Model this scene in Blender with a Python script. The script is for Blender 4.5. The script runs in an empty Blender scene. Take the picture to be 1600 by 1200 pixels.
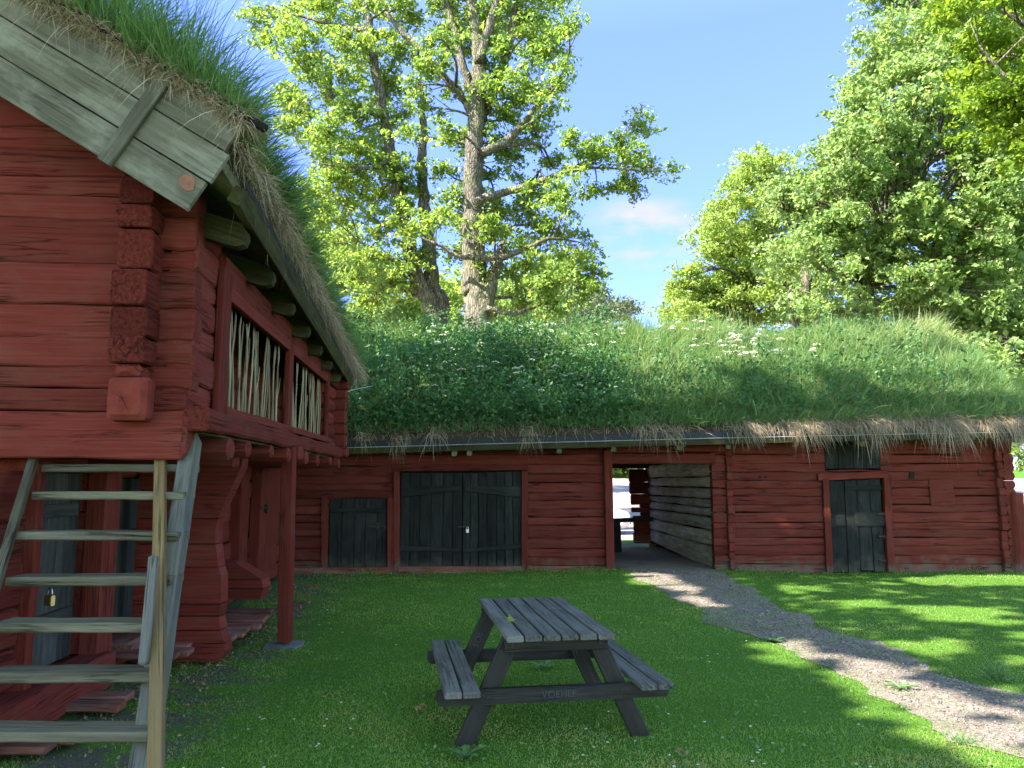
import bpy, math, random
import numpy as np
from mathutils import Vector
random.seed(7)
RNG = np.random.default_rng(11)
scene = bpy.context.scene
COL = scene.collection

# ------------------------------------------------------------------ camera geometry
TH = math.atan(150 / 1200.0); CT, ST = math.cos(TH), math.sin(TH)
EYE = np.array([0, 0, 1.65])
def ray(px, py):
    a = (px - 800) / 1200.0; b = (600 - py) / 1200.0
    return np.array([a, CT - ST * b, ST + CT * b])
def W(px, py, Y):
    d = ray(px, py); return EYE + d * (Y / d[1])
def G(px, py, z=0.0):
    d = ray(px, py); return EYE + d * ((z - 1.65) / d[2])
def PL(px, py, P, N):
    d = ray(px, py); return EYE + d * (np.dot(np.asarray(P) - EYE, N) / np.dot(d, N))
def nrm(v):
    v = np.asarray(v, float); return v / np.linalg.norm(v)

# ------------------------------------------------------------------ tagging
def tag(o, label=None, cat=None, group=None, kind=None):
    if label: o['label'] = label
    if cat: o['category'] = cat
    if group: o['group'] = group
    if kind: o['kind'] = kind
    return o
def empty(name, loc=(0, 0, 0), rz=0.0):
    o = bpy.data.objects.new(name, None); COL.objects.link(o)
    o.location = loc; o.rotation_euler = (0, 0, rz); o.empty_display_size = .2
    return o

# ------------------------------------------------------------------ materials
def new_mat(name):
    m = bpy.data.materials.new(name); m.use_nodes = True
    nt = m.node_tree; nt.nodes.clear()
    return m, nt, nt.nodes, nt.links
def ramp(N, stops):
    r = N.new('ShaderNodeValToRGB')
    while len(r.color_ramp.elements) < len(stops): r.color_ramp.elements.new(.5)
    for e, (p, c) in zip(r.color_ramp.elements, stops):
        e.position = p; e.color = (*c, 1) if len(c) == 3 else c
    return r
def wood_mat(name, c1, c2, c3=None, rough=.85, crack=.55, blotch=None, blotch_amt=.5, bump=.5, grain=(.9, 14, 14), crackw=.035, spec=.25, basedirt=0, tintamt=.35, cscale=(.8, 26, 26)):
    m, nt, N, L = new_mat(name)
    out = N.new('ShaderNodeOutputMaterial'); b = N.new('ShaderNodeBsdfPrincipled')
    at = N.new('ShaderNodeAttribute'); at.attribute_name = 'gc'
    mp = N.new('ShaderNodeMapping'); mp.inputs['Scale'].default_value = grain
    L.new(at.outputs['Vector'], mp.inputs['Vector'])
    n1 = N.new('ShaderNodeTexNoise'); n1.inputs['Scale'].default_value = 1.6; n1.inputs['Detail'].default_value = 7; n1.inputs['Roughness'].default_value = .62
    L.new(mp.outputs[0], n1.inputs['Vector'])
    stops = [(.3, c1), (.68, c2)] if c3 is None else [(.28, c1), (.5, c2), (.72, c3)]
    r1 = ramp(N, stops); L.new(n1.outputs['Fac'], r1.inputs[0])
    col = r1.outputs[0]
    if blotch is not None:
        mpb = N.new('ShaderNodeMapping'); mpb.inputs['Scale'].default_value = (1.3, 3.2, 3.2)
        L.new(at.outputs['Vector'], mpb.inputs['Vector'])
        nb = N.new('ShaderNodeTexNoise'); nb.inputs['Scale'].default_value = 1.7; nb.inputs['Detail'].default_value = 6; nb.inputs['Roughness'].default_value = .68
        L.new(mpb.outputs[0], nb.inputs['Vector'])
        rb = ramp(N, [(.47, (0, 0, 0)), (.66, (blotch_amt,) * 3)]); L.new(nb.outputs['Fac'], rb.inputs[0])
        mx = N.new('ShaderNodeMixRGB'); mx.inputs[2].default_value = (*blotch, 1)
        L.new(rb.outputs[0], mx.inputs[0]); L.new(col, mx.inputs[1]); col = mx.outputs[0]
    if basedirt:   # splashed soil and lost paint low on the wall
        geo = N.new('ShaderNodeNewGeometry'); sx = N.new('ShaderNodeSeparateXYZ'); L.new(geo.outputs['Position'], sx.inputs[0])
        nz = N.new('ShaderNodeTexNoise'); nz.inputs['Scale'].default_value = 5; nz.inputs['Detail'].default_value = 6
        L.new(geo.outputs['Position'], nz.inputs['Vector'])
        ma = N.new('ShaderNodeMath'); ma.operation = 'MULTIPLY_ADD'; ma.inputs[1].default_value = .75; L.new(nz.outputs['Fac'], ma.inputs[0]); ma.inputs[2].default_value = -.12
        sb = N.new('ShaderNodeMath'); sb.operation = 'SUBTRACT'; L.new(ma.outputs[0], sb.inputs[0]); L.new(sx.outputs['Z'], sb.inputs[1])
        rd = ramp(N, [(.0, (0, 0, 0)), (.22, (basedirt,) * 3)]); L.new(sb.outputs[0], rd.inputs[0])
        md = N.new('ShaderNodeMixRGB'); md.inputs[2].default_value = (.10, .085, .065, 1)
        L.new(rd.outputs[0], md.inputs[0]); L.new(col, md.inputs[1]); col = md.outputs[0]
    # cracks along the grain
    mc = N.new('ShaderNodeMapping'); mc.inputs['Scale'].default_value = cscale
    L.new(at.outputs['Vector'], mc.inputs['Vector'])
    nc = N.new('ShaderNodeTexNoise'); nc.inputs['Scale'].default_value = 1.0; nc.inputs['Detail'].default_value = 3; nc.inputs['Distortion'].default_value = .3
    L.new(mc.outputs[0], nc.inputs['Vector'])
    rc = ramp(N, [(.5 - crackw, (1, 1, 1)), (.5, (0, 0, 0)), (.5 + crackw, (1, 1, 1))]); L.new(nc.outputs['Fac'], rc.inputs[0])
    # only some places crack
    ng = N.new('ShaderNodeTexNoise'); ng.inputs['Scale'].default_value = 2.2; L.new(at.outputs['Vector'], ng.inputs['Vector'])
    rg = ramp(N, [(.46, (0, 0, 0)), (.6, (crack,) * 3)]); L.new(ng.outputs['Fac'], rg.inputs[0])
    inv = N.new('ShaderNodeInvert'); L.new(rc.outputs[0], inv.inputs[1])
    mu = N.new('ShaderNodeMixRGB'); mu.blend_type = 'MULTIPLY'; mu.inputs[0].default_value = 1
    L.new(inv.outputs[0], mu.inputs[1]); L.new(rg.outputs[0], mu.inputs[2])
    mk = N.new('ShaderNodeMixRGB'); mk.inputs[2].default_value = (c1[0] * .12, c1[1] * .12, c1[2] * .12, 1)
    L.new(mu.outputs[0], mk.inputs[0]); L.new(col, mk.inputs[1]); col = mk.outputs[0]
    if tintamt:
        ta = N.new('ShaderNodeAttribute'); ta.attribute_name = 'tint'
        mr = N.new('ShaderNodeMapRange'); mr.inputs[3].default_value = 1 - tintamt; mr.inputs[4].default_value = 1 + tintamt
        L.new(ta.outputs['Fac'], mr.inputs[0])
        mt = N.new('ShaderNodeMixRGB'); mt.blend_type = 'MULTIPLY'; mt.inputs[0].default_value = 1
        L.new(col, mt.inputs[1]); L.new(mr.outputs[0], mt.inputs[2]); col = mt.outputs[0]
    L.new(col, b.inputs['Base Color']); b.inputs['Roughness'].default_value = rough
    b.inputs['Specular IOR Level'].default_value = spec
    ad = N.new('ShaderNodeMath'); ad.operation = 'MULTIPLY_ADD'; ad.inputs[1].default_value = -1.2
    L.new(mu.outputs[0], ad.inputs[0]); L.new(n1.outputs['Fac'], ad.inputs[2])
    bp = N.new('ShaderNodeBump'); bp.inputs['Strength'].default_value = bump; bp.inputs['Distance'].default_value = .02
    L.new(ad.outputs[0], bp.inputs['Height']); L.new(bp.outputs[0], b.inputs['Normal'])
    L.new(b.outputs[0], out.inputs[0])
    return m
def plain_mat(name, c1, c2, scale=8, rough=.7, metal=0, bump=.2, spec=.4):
    m, nt, N, L = new_mat(name)
    out = N.new('ShaderNodeOutputMaterial'); b = N.new('ShaderNodeBsdfPrincipled')
    tc = N.new('ShaderNodeTexCoord'); n = N.new('ShaderNodeTexNoise'); n.inputs['Scale'].default_value = scale; n.inputs['Detail'].default_value = 6
    L.new(tc.outputs['Object'], n.inputs['Vector'])
    r = ramp(N, [(.3, c1), (.7, c2)]); L.new(n.outputs['Fac'], r.inputs[0]); L.new(r.outputs[0], b.inputs['Base Color'])
    b.inputs['Roughness'].default_value = rough; b.inputs['Metallic'].default_value = metal; b.inputs['Specular IOR Level'].default_value = spec
    bp = N.new('ShaderNodeBump'); bp.inputs['Strength'].default_value = bump; bp.inputs['Distance'].default_value = .01
    L.new(n.outputs['Fac'], bp.inputs['Height']); L.new(bp.outputs[0], b.inputs['Normal']); L.new(b.outputs[0], out.inputs[0])
    return m
def leaf_mat(name, stops, trans=.5, rough=.5, tcol=1.4, spec=.3, gn=None):
    m, nt, N, L = new_mat(name)
    out = N.new('ShaderNodeOutputMaterial'); b = N.new('ShaderNodeBsdfPrincipled')
    at = N.new('ShaderNodeAttribute'); at.attribute_name = 'tint'
    r = ramp(N, stops); L.new(at.outputs['Fac'], r.inputs[0])
    L.new(r.outputs[0], b.inputs['Base Color']); b.inputs['Roughness'].default_value = rough; b.inputs['Specular IOR Level'].default_value = spec
    t = N.new('ShaderNodeBsdfTranslucent')
    mu = N.new('ShaderNodeMixRGB'); mu.blend_type = 'MULTIPLY'; mu.inputs[0].default_value = 1; mu.inputs[2].default_value = (tcol * 1.1, tcol, tcol * .55, 1)
    L.new(r.outputs[0], mu.inputs[1]); L.new(mu.outputs[0], t.inputs[0])
    mx = N.new('ShaderNodeMixShader'); mx.inputs[0].default_value = trans
    L.new(b.outputs[0], mx.inputs[1]); L.new(t.outputs[0], mx.inputs[2]); L.new(mx.outputs[0], out.inputs[0])
    return m

M = {}
M['red'] = wood_mat('falu_red_paint', (.088, .0158, .0115), (.117, .0212, .0152), (.142, .031, .0225), rough=.95, crack=.7, bump=.5, blotch=(.115, .041, .028), blotch_amt=.5, spec=.08, tintamt=.2, grain=(.7, 34, 34), crackw=.024, cscale=(.55, 17, 17))
M['redbarn'] = wood_mat('falu_red_barn', (.086, .0162, .0118), (.112, .0225, .0162), (.136, .032, .0232), rough=.95, crack=.85, bump=.5, blotch=(.115, .043, .030), blotch_amt=.5, spec=.08, basedirt=.65, tintamt=.22, grain=(.7, 34, 34), crackw=.028, cscale=(.6, 15, 15))
M['redrough'] = wood_mat('red_end_grain', (.03, .0062, .0048), (.074, .0135, .0098), (.110, .021, .0152), rough=.97, crack=.6, bump=.55, grain=(3, 27, 27), crackw=.03, spec=.06, cscale=(3, 9, 9), tintamt=.25)
M['redend'] = wood_mat('red_painted_end', (.088, .0158, .0115), (.118, .0215, .0152), (.138, .030, .021), rough=.9, crack=.6, bump=.4, grain=(1.5, 7, 7), crackw=.02, spec=.1, cscale=(1, 5, 5))
M['redworn'] = wood_mat('worn_red_planks', (.09, .026, .016), (.15, .05, .032), (.20, .11, .08), rough=.9, crack=.7, bump=.6, blotch=(.17, .12, .11), blotch_amt=.6, spec=.15)
M['grey'] = wood_mat('weathered_bargeboard', (.068, .062, .042), (.105, .098, .070), (.150, .142, .106), rough=.9, crack=.45, bump=.4, blotch=(.25, .242, .19), blotch_amt=.6, grain=(.7, 22, 22), spec=.15, tintamt=.25)
M['eave'] = wood_mat('dark_mossy_eave', (.021, .018, .010), (.037, .033, .016), (.055, .051, .023), rough=.92, crack=.5, bump=.4, blotch=(.046, .055, .012), blotch_amt=.75, spec=.1)
M['greydark'] = wood_mat('mossy_grey_board', (.06, .058, .038), (.10, .10, .06), (.14, .14, .08), rough=.9, crack=.5, bump=.4, blotch=(.10, .12, .03), blotch_amt=.75, spec=.15)
M['stair'] = wood_mat('weathered_stair_wood', (.048, .042, .027), (.092, .081, .055), (.148, .132, .094), rough=.85, crack=.9, bump=.6, blotch=(.10, .088, .04), blotch_amt=.45, spec=.2, tintamt=.3)
M['stairyellow'] = wood_mat('yellowed_stair_post', (.055, .034, .012), (.108, .07, .026), (.155, .108, .045), rough=.8, crack=.8, bump=.5, blotch=(.10, .07, .045), blotch_amt=.6, spec=.2)
M['stairblue'] = wood_mat('greyblue_stringer', (.042, .039, .034), (.075, .071, .062), (.115, .108, .094), rough=.85, crack=.8, bump=.5, blotch=(.085, .09, .05), blotch_amt=.5, spec=.2)
M['tar'] = wood_mat('tarred_door', (.0095, .0098, .0090), (.0165, .0172, .0158), (.028, .0285, .026), rough=.9, crack=.6, bump=.5, blotch=(.040, .042, .037), blotch_amt=.45, spec=.12, basedirt=.4, tintamt=.25)
M['silver'] = wood_mat('silvered_door', (.022, .0225, .019), (.036, .037, .031), (.054, .055, .046), rough=.8, crack=.6, bump=.5, blotch=(.08, .088, .082), blotch_amt=.4, spec=.2)
M['tabletop'] = wood_mat('weathered_table_plank', (.035, .032, .029), (.075, .070, .062), (.135, .127, .113), rough=.7, crack=.85, bump=.6, grain=(1.2, 30, 30), blotch=(.18, .172, .16), blotch_amt=.45, spec=.3, tintamt=.15)
M['tableframe'] = wood_mat('dark_stained_frame', (.006, .0052, .0044), (.0105, .0092, .008), (.018, .016, .014), rough=.6, crack=.4, bump=.4, blotch=(.05, .044, .035), blotch_amt=.3, spec=.3, tintamt=.15)
M['pale'] = wood_mat('pale_passage_logs', (.26, .235, .165), (.44, .405, .31), (.60, .56, .45), rough=.9, crack=.7, bump=.6, blotch=(.20, .20, .10), blotch_amt=.6, spec=.15)
M['stick'] = wood_mat('peeled_sticks', (.10, .08, .045), (.21, .17, .10), (.32, .27, .17), rough=.8, crack=.3, bump=.3, blotch=(.14, .10, .06), blotch_amt=.5, spec=.2)
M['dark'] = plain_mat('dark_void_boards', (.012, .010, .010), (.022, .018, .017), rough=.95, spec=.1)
M['gutter'] = plain_mat('black_plastic_edge', (.008, .009, .011), (.015, .016, .019), rough=.7, bump=.15)
M['wire'] = plain_mat('grey_metal_edge', (.22, .24, .26), (.34, .36, .38), rough=.45, bump=.05)
M['iron'] = plain_mat('iron', (.02, .018, .017), (.05, .04, .035), scale=30, rough=.6, metal=.5)
M['brass'] = plain_mat('brass', (.42, .30, .10), (.55, .42, .17), scale=20, rough=.35, metal=.85, bump=.05)
M['steel'] = plain_mat('steel', (.4, .4, .4), (.55, .55, .55), scale=20, rough=.35, metal=.9, bump=.05)
M['stone'] = plain_mat('stone', (.07, .068, .06), (.15, .145, .13), scale=12, rough=.9, bump=.6)
M['soil'] = plain_mat('turf_soil', (.035, .028, .018), (.075, .06, .04), scale=20, rough=1, bump=.9, spec=.1)
M['leafoak'] = leaf_mat('oak_leaf', [(0, (.08, .16, .038)), (.45, (.15, .24, .052)), (.8, (.25, .315, .08)), (1, (.33, .37, .125))], trans=.52, tcol=1.7)
M['leafoak2'] = leaf_mat('oak_leaf_fresh', [(0, (.12, .21, .07)), (.5, (.20, .295, .105)), (1, (.32, .375, .17))], trans=.52, tcol=1.6)
M['leafyellow'] = leaf_mat('lime_leaf', [(0, (.17, .26, .06)), (.5, (.24, .335, .085)), (1, (.32, .39, .13))], trans=.52, tcol=1.6)
M['leafnear'] = leaf_mat('maple_leaf', [(0, (.09, .17, .016)), (.5, (.16, .25, .02)), (1, (.25, .31, .035))], trans=.5, tcol=1.7)
M['leafgrey'] = leaf_mat('willow_leaf', [(0, (.10, .14, .08)), (.5, (.16, .20, .13)), (1, (.25, .28, .21))], trans=.35, tcol=1.2)
M['leafdark'] = leaf_mat('shade_leaf', [(0, (.17, .25, .09)), (1, (.27, .35, .15))], trans=.62, tcol=1.35)
M['herb'] = leaf_mat('herb_leaf', [(0, (.036, .105, .040)), (.5, (.072, .172, .062)), (.85, (.135, .25, .09)), (1, (.22, .32, .13))], trans=.42, tcol=1.3)
M['grassroof'] = leaf_mat('roof_grass', [(0, (.055, .13, .040)), (.4, (.112, .212, .072)), (.75, (.19, .285, .115)), (.93, (.32, .36, .18)), (1, (.46, .41, .24))], trans=.48, tcol=1.3)
M['grasslawn'] = leaf_mat('lawn_grass', [(0, (.078, .172, .030)), (.5, (.145, .268, .047)), (.9, (.24, .34, .075)), (1, (.38, .35, .14))], trans=.5, tcol=1.3, rough=.6)
M['straw'] = leaf_mat('straw', [(0, (.17, .125, .075)), (.5, (.33, .255, .17)), (1, (.50, .41, .30))], trans=.25, tcol=1.0, rough=.7)
M['weed'] = leaf_mat('weed_leaf', [(0, (.06, .13, .04)), (1, (.13, .22, .08))], trans=.3, tcol=1.2)
M['petal'] = leaf_mat('white_petal', [(0, (.62, .64, .56)), (1, (.85, .85, .80))], trans=.3, tcol=.8)
M['dry'] = leaf_mat('dry_leaf', [(0, (.17, .09, .045)), (1, (.27, .16, .08))], trans=.15, tcol=.9)
M['bark'] = None

def bark_mat():
    m, nt, N, L = new_mat('oak_bark')
    out = N.new('ShaderNodeOutputMaterial'); b = N.new('ShaderNodeBsdfPrincipled')
    tc = N.new('ShaderNodeTexCoord'); mp = N.new('ShaderNodeMapping'); mp.inputs['Scale'].default_value = (7, 7, 1.6)
    L.new(tc.outputs['Object'], mp.inputs[0])
    n = N.new('ShaderNodeTexNoise'); n.inputs['Scale'].default_value = 1.8; n.inputs['Detail'].default_value = 8; n.inputs['Roughness'].default_value = .65
    L.new(mp.outputs[0], n.inputs['Vector'])
    v = N.new('ShaderNodeTexVoronoi'); v.feature = 'DISTANCE_TO_EDGE'; v.inputs['Scale'].default_value = 2.2; L.new(mp.outputs[0], v.inputs['Vector'])
    r = ramp(N, [(.28, (.06, .05, .038)), (.5, (.17, .145, .115)), (.72, (.30, .27, .22))]); L.new(n.outputs['Fac'], r.inputs[0])
    n2 = N.new('ShaderNodeTexNoise'); n2.inputs['Scale'].default_value = .9; n2.inputs['Detail'].default_value = 5; L.new(tc.outputs['Object'], n2.inputs['Vector'])
    r2 = ramp(N, [(.5, (0, 0, 0)), (.7, (.55, .55, .55))]); L.new(n2.outputs['Fac'], r2.inputs[0])
    mx = N.new('ShaderNodeMixRGB'); mx.inputs[2].default_value = (.15, .17, .07, 1); L.new(r2.outputs[0], mx.inputs[0]); L.new(r.outputs[0], mx.inputs[1])
    rv = ramp(N, [(.0, (.25, .25, .25)), (.16, (1, 1, 1))]); L.new(v.outputs['Distance'], rv.inputs[0])
    mv = N.new('ShaderNodeMixRGB'); mv.blend_type = 'MULTIPLY'; mv.inputs[0].default_value = .8; L.new(mx.outputs[0], mv.inputs[1]); L.new(rv.outputs[0], mv.inputs[2])
    L.new(mv.outputs[0], b.inputs['Base Color']); b.inputs['Roughness'].default_value = .95; b.inputs['Specular IOR Level'].default_value = .1
    ad = N.new('ShaderNodeMath'); ad.operation = 'MULTIPLY_ADD'; ad.inputs[1].default_value = .5; L.new(rv.outputs[0], ad.inputs[0]); L.new(n.outputs['Fac'], ad.inputs[2])
    bp = N.new('ShaderNodeBump'); bp.inputs['Strength'].default_value = .9; bp.inputs['Distance'].default_value = .06
    L.new(ad.outputs[0], bp.inputs['Height']); L.new(bp.outputs[0], b.inputs['Normal']); L.new(b.outputs[0], out.inputs[0])
    return m
M['bark'] = bark_mat()

# ------------------------------------------------------------------ mesh builders
def snoise(n, step=1, amp=1.0):
    """smooth 1-D noise of n samples"""
    k = max(2, int(n / step) + 2)
    a = np.array([random.uniform(-1, 1) for _ in range(k)])
    x = np.linspace(0, k - 1.001, n); i = x.astype(int); f = x - i; f = f * f * (3 - 2 * f)
    return (a[i] * (1 - f) + a[np.minimum(i + 1, k - 1)] * f) * amp
class MB:
    def __init__(s): s.v = []; s.f = []; s.g = []; s.t = []
    def add(s, vs, fs, gs=None, tint=None):
        o = len(s.v)
        s.v += [tuple(p) for p in vs]; s.f += [tuple(i + o for i in f) for f in fs]
        s.g += [tuple(p) for p in (gs if gs is not None else vs)]
        t = random.random() if tint is None else tint
        s.t += [t] * len(vs)
    def beam(s, p0, p1, w, h, up=(0, 0, 1), c=.012, nseg=1, wob=0., wobs=None, bulge=0., taper=1.0, sag=0.0, endc=0.0, tint=None):
        p0 = np.asarray(p0, float); p1 = np.asarray(p1, float); d = p1 - p0; Ln = np.linalg.norm(d); d = d / Ln
        up = np.asarray(up, float); up = up - d * np.dot(up, d); up /= np.linalg.norm(up); sd = np.cross(d, up)
        if wobs is None: wobs = wob * .6
        n = nseg + 1
        extra = 2 if endc > 0 else 0
        ts = list(np.linspace(0, 1, n))
        n_t, n_b, n_s = snoise(n, 1.6, wob), snoise(n, 1.6, wob), snoise(n, 1.6, wobs)
        c = min(c, w * .45, h * .45)
        seed = np.array([random.uniform(0, 50), random.uniform(0, 50), random.uniform(0, 50)])
        vs, gs, fs = [], [], []
        rings = []
        def ring(t, i, sc):
            k = 1 + (taper - 1) * t
            hw, hh = w / 2 * k, h / 2 * k
            pts = [(-hw + c, -hh), (hw - c, -hh), (hw, -hh + c), (hw + bulge, 0), (hw, hh - c), (hw - c, hh), (-hw + c, hh), (-hw, hh - c), (-hw - bulge, 0), (-hw, -hh + c)]
            idx = []
            base = p0 + d * Ln * t + np.array([0, 0, -sag * math.sin(math.pi * t)])
            for (a, b) in pts:
                bb = b + (n_t[i] if b > 0 else (n_b[i] if b < 0 else 0)); aa = a + n_s[i]
                aa *= sc; bb *= sc
                idx.append(len(vs)); vs.append(base + sd * aa + up * bb)
                gs.append((Ln * t + seed[0], aa + seed[1], bb + seed[2]))
            rings.append(idx)
        if endc > 0: ring(0, 0, 1 - endc / min(w, h) * 2)
        for i, t in enumerate(ts):
            if endc > 0 and i == 0: t = min(.3, endc / Ln)
            if endc > 0 and i == n - 1: t = 1 - min(.3, endc / Ln)
            ring(t, i, 1)
        if endc > 0: ring(1, n - 1, 1 - endc / min(w, h) * 2)
        m = 10
        for a, b in zip(rings[:-1], rings[1:]):
            for j in range(m): fs.append((a[j], a[(j + 1) % m], b[(j + 1) % m], b[j]))
        fs.append(tuple(reversed(rings[0]))); fs.append(tuple(rings[-1]))
        s.add(vs, fs, gs, tint)
    def box(s, c, size, ax=None, bev=.01):
        ax = ax if ax is not None else np.eye(3); c = np.asarray(c, float)
        s.beam(c - ax[0] * size[0] / 2, c + ax[0] * size[0] / 2, size[1], size[2], up=ax[2], c=bev)
    def prism(s, pts, O, A, B, D, th, tint=None):
        """polygon pts (a,b) in plane O+aA+bB extruded by th along D"""
        O = np.asarray(O, float); A = np.asarray(A, float); B = np.asarray(B, float); D = np.asarray(D, float)
        n = len(pts); seed = [random.uniform(0, 50) for _ in range(3)]
        vs = [O + A * a + B * b for a, b in pts] + [O + A * a + B * b + D * th for a, b in pts]
        gs = [(a + seed[0], b + seed[1], seed[2]) for a, b in pts] + [(a + seed[0], b + seed[1], seed[2] + th) for a, b in pts]
        fs = [tuple(reversed(range(n))), tuple(range(n, 2 * n))]
        for i in range(n):
            j = (i + 1) % n; fs.append((i, j, n + j, n + i))
        s.add(vs, fs, gs, tint)
    def tube(s, pts, rad, n=8, cap=True, rough=0.0, tint=None):
        pts = [np.asarray(p, float) for p in pts]; k = len(pts)
        if np.isscalar(rad): rad = [rad] * k
        vs, gs, fs = [], [], []; seed = random.uniform(0, 60); acc = 0; prevu = None
        ph = [random.uniform(0, 6.28) for _ in range(3)]
        for i, p in enumerate(pts):
            t = pts[min(i + 1, k - 1)] - pts[max(i - 1, 0)]; t = t / (np.linalg.norm(t) + 1e-9)
            if prevu is None:
                r = np.array([0, 0, 1.]) if abs(t[2]) < .9 else np.array([1., 0, 0]); u = np.cross(t, r)
            else: u = prevu - t * np.dot(prevu, t)
            u = u / (np.linalg.norm(u) + 1e-9); prevu = u; w = np.cross(t, u)
            if i: acc += np.linalg.norm(p - pts[i - 1])
            for j in range(n):
                a = 2 * math.pi * j / n
                rr = rad[i] * (1 + rough * (math.sin(3 * a + ph[0] + acc * .8) * .6 + math.sin(5 * a + ph[1] + acc * .5) * .4))
                o = u * math.cos(a) * rr + w * math.sin(a) * rr
                vs.append(p + o); gs.append((acc + seed, math.cos(a) * rad[i] + seed, math.sin(a) * rad[i]))
        for i in range(k - 1):
            for j in range(n): fs.append((i * n + j, i * n + (j + 1) % n, (i + 1) * n + (j + 1) % n, (i + 1) * n + j))
        if cap: fs.append(tuple(reversed(range(n)))); fs.append(tuple(range((k - 1) * n, k * n)))
        s.add(vs, fs, gs, tint)
    def build(s, name, mat, parent=None, smooth=False):
        me = bpy.data.meshes.new(name); me.from_pydata(s.v, [], s.f)
        a = me.attributes.new('gc', 'FLOAT_VECTOR', 'POINT'); a.data.foreach_set('vector', np.array(s.g, np.float32).ravel())
        a = me.attributes.new('tint', 'FLOAT', 'POINT'); a.data.foreach_set('value', np.array(s.t, np.float32))
        if smooth: me.polygons.foreach_set('use_smooth', [True] * len(me.polygons))
        me.materials.append(mat); me.update()
        o = bpy.data.objects.new(name, me); COL.objects.link(o)
        if parent is not None: put(o, parent)
        return o
PARENT_INV = {}
def put(o, parent):
    """parent o, whose mesh is in the parent's world frame"""
    o.parent = parent
    r = parent
    while r.parent is not None: r = r.parent
    if parent is r: o.matrix_parent_inverse = r_inv(r)
def r_inv(r):
    from mathutils import Matrix
    return (Matrix.Translation(r.location) @ r.rotation_euler.to_matrix().to_4x4()).inverted()
def tri_mesh(name, V, T, tint, mat, parent=None):
    V = np.asarray(V, np.float32).reshape(-1, 3); T = np.asarray(T, np.int32).reshape(-1, 3)
    me = bpy.data.meshes.new(name)
    me.vertices.add(len(V)); me.vertices.foreach_set('co', V.ravel())
    me.loops.add(T.size); me.loops.foreach_set('vertex_index', T.ravel())
    me.polygons.add(len(T)); me.polygons.foreach_set('loop_start', np.arange(0, T.size, 3, dtype=np.int32))
    me.update(calc_edges=True)
    a = me.attributes.new('tint', 'FLOAT', 'FACE'); a.data.foreach_set('value', np.asarray(tint, np.float32))
    me.materials.append(mat)
    o = bpy.data.objects.new(name, me); COL.objects.link(o)
    if parent is not None: put(o, parent)
    return o
def unit(a): return a / (np.linalg.norm(a, axis=1, keepdims=True) + 1e-9)
def leaf_arrays(P, size, bias=.6, aspect=.62, rng=RNG, nrmdir=None):
    n = len(P); size = np.broadcast_to(size, (n,))[:, None]
    nn = rng.normal(size=(n, 3)); nn = unit(nn); nn[:, 2] = np.abs(nn[:, 2]) * .6 + bias * rng.random(n)
    if nrmdir is not None: nn += nrmdir
    nn = unit(nn)
    t = unit(np.cross(nn, rng.normal(size=(n, 3)))); b = np.cross(nn, t)
    fold = size * .14
    V = np.stack([P - t * size * .5, P + b * size * aspect * .5 + nn * fold + t * size * .08, P + t * size * .5 - nn * fold * .6, P - b * size * aspect * .5 + nn * fold + t * size * .08], 1)
    base = (np.arange(n) * 4)[:, None]
    T = np.concatenate([base + np.array([[0, 2, 1]]), base + np.array([[0, 3, 2]])], 1).reshape(-1, 3)
    return V.reshape(-1, 3), T
def leaves(name, P, size, tint, mat, parent=None, **k):
    V, T = leaf_arrays(P, size, **k)
    return tri_mesh(name, V, T, np.repeat(tint, 2), mat, parent)
def blade_arrays(P, D, Ln, wd, droop, nseg=2, rng=RNG, grav=(0, 0, -1)):
    n = len(P); Ln = np.broadcast_to(Ln, (n,))[:, None]; wd = np.broadcast_to(wd, (n,))[:, None]; droop = np.broadcast_to(droop, (n,))[:, None]
    D = unit(D); sdv = unit(np.cross(D, rng.normal(size=(n, 3)))); g = np.array(grav, float)[None]
    rows = []
    for i in range(nseg):
        t = i / nseg; c = P + D * Ln * t + g * droop * Ln * t * t; w = wd * (1 - .65 * t)
        rows += [c - sdv * w / 2, c + sdv * w / 2]
    rows.append(P + D * Ln + g * droop * Ln)
    k = 2 * nseg + 1; V = np.stack(rows, 1).reshape(-1, 3)
    tl = []
    for i in range(nseg - 1): a = 2 * i; tl += [(a, a + 1, a + 2), (a + 1, a + 3, a + 2)]
    a = 2 * (nseg - 1); tl.append((a, a + 1, a + 2))
    T = ((np.arange(n) * k)[:, None, None] + np.array(tl)[None]).reshape(-1, 3)
    return V, T, len(tl)
def blades(name, P, D, Ln, wd, droop, tint, mat, parent=None, nseg=2, **k):
    V, T, q = blade_arrays(P, D, Ln, wd, droop, nseg, **k)
    return tri_mesh(name, V, T, np.repeat(tint, q), mat, parent)
def vnoise(x, y, sc=1.0, seed=0):
    """cheap smooth 2-D value noise, vectorised, 0..1"""
    x = np.asarray(x) / sc + seed * 17.3; y = np.asarray(y) / sc + seed * 9.1
    xi = np.floor(x).astype(int); yi = np.floor(y).astype(int); fx = x - xi; fy = y - yi
    fx = fx * fx * (3 - 2 * fx); fy = fy * fy * (3 - 2 * fy)
    def h(a, b):
        s = np.sin(a * 127.1 + b * 311.7 + seed * 74.7) * 43758.5453; return s - np.floor(s)
    return (h(xi, yi) * (1 - fx) + h(xi + 1, yi) * fx) * (1 - fy) + (h(xi, yi + 1) * (1 - fx) + h(xi + 1, yi + 1) * fx) * fy
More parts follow.
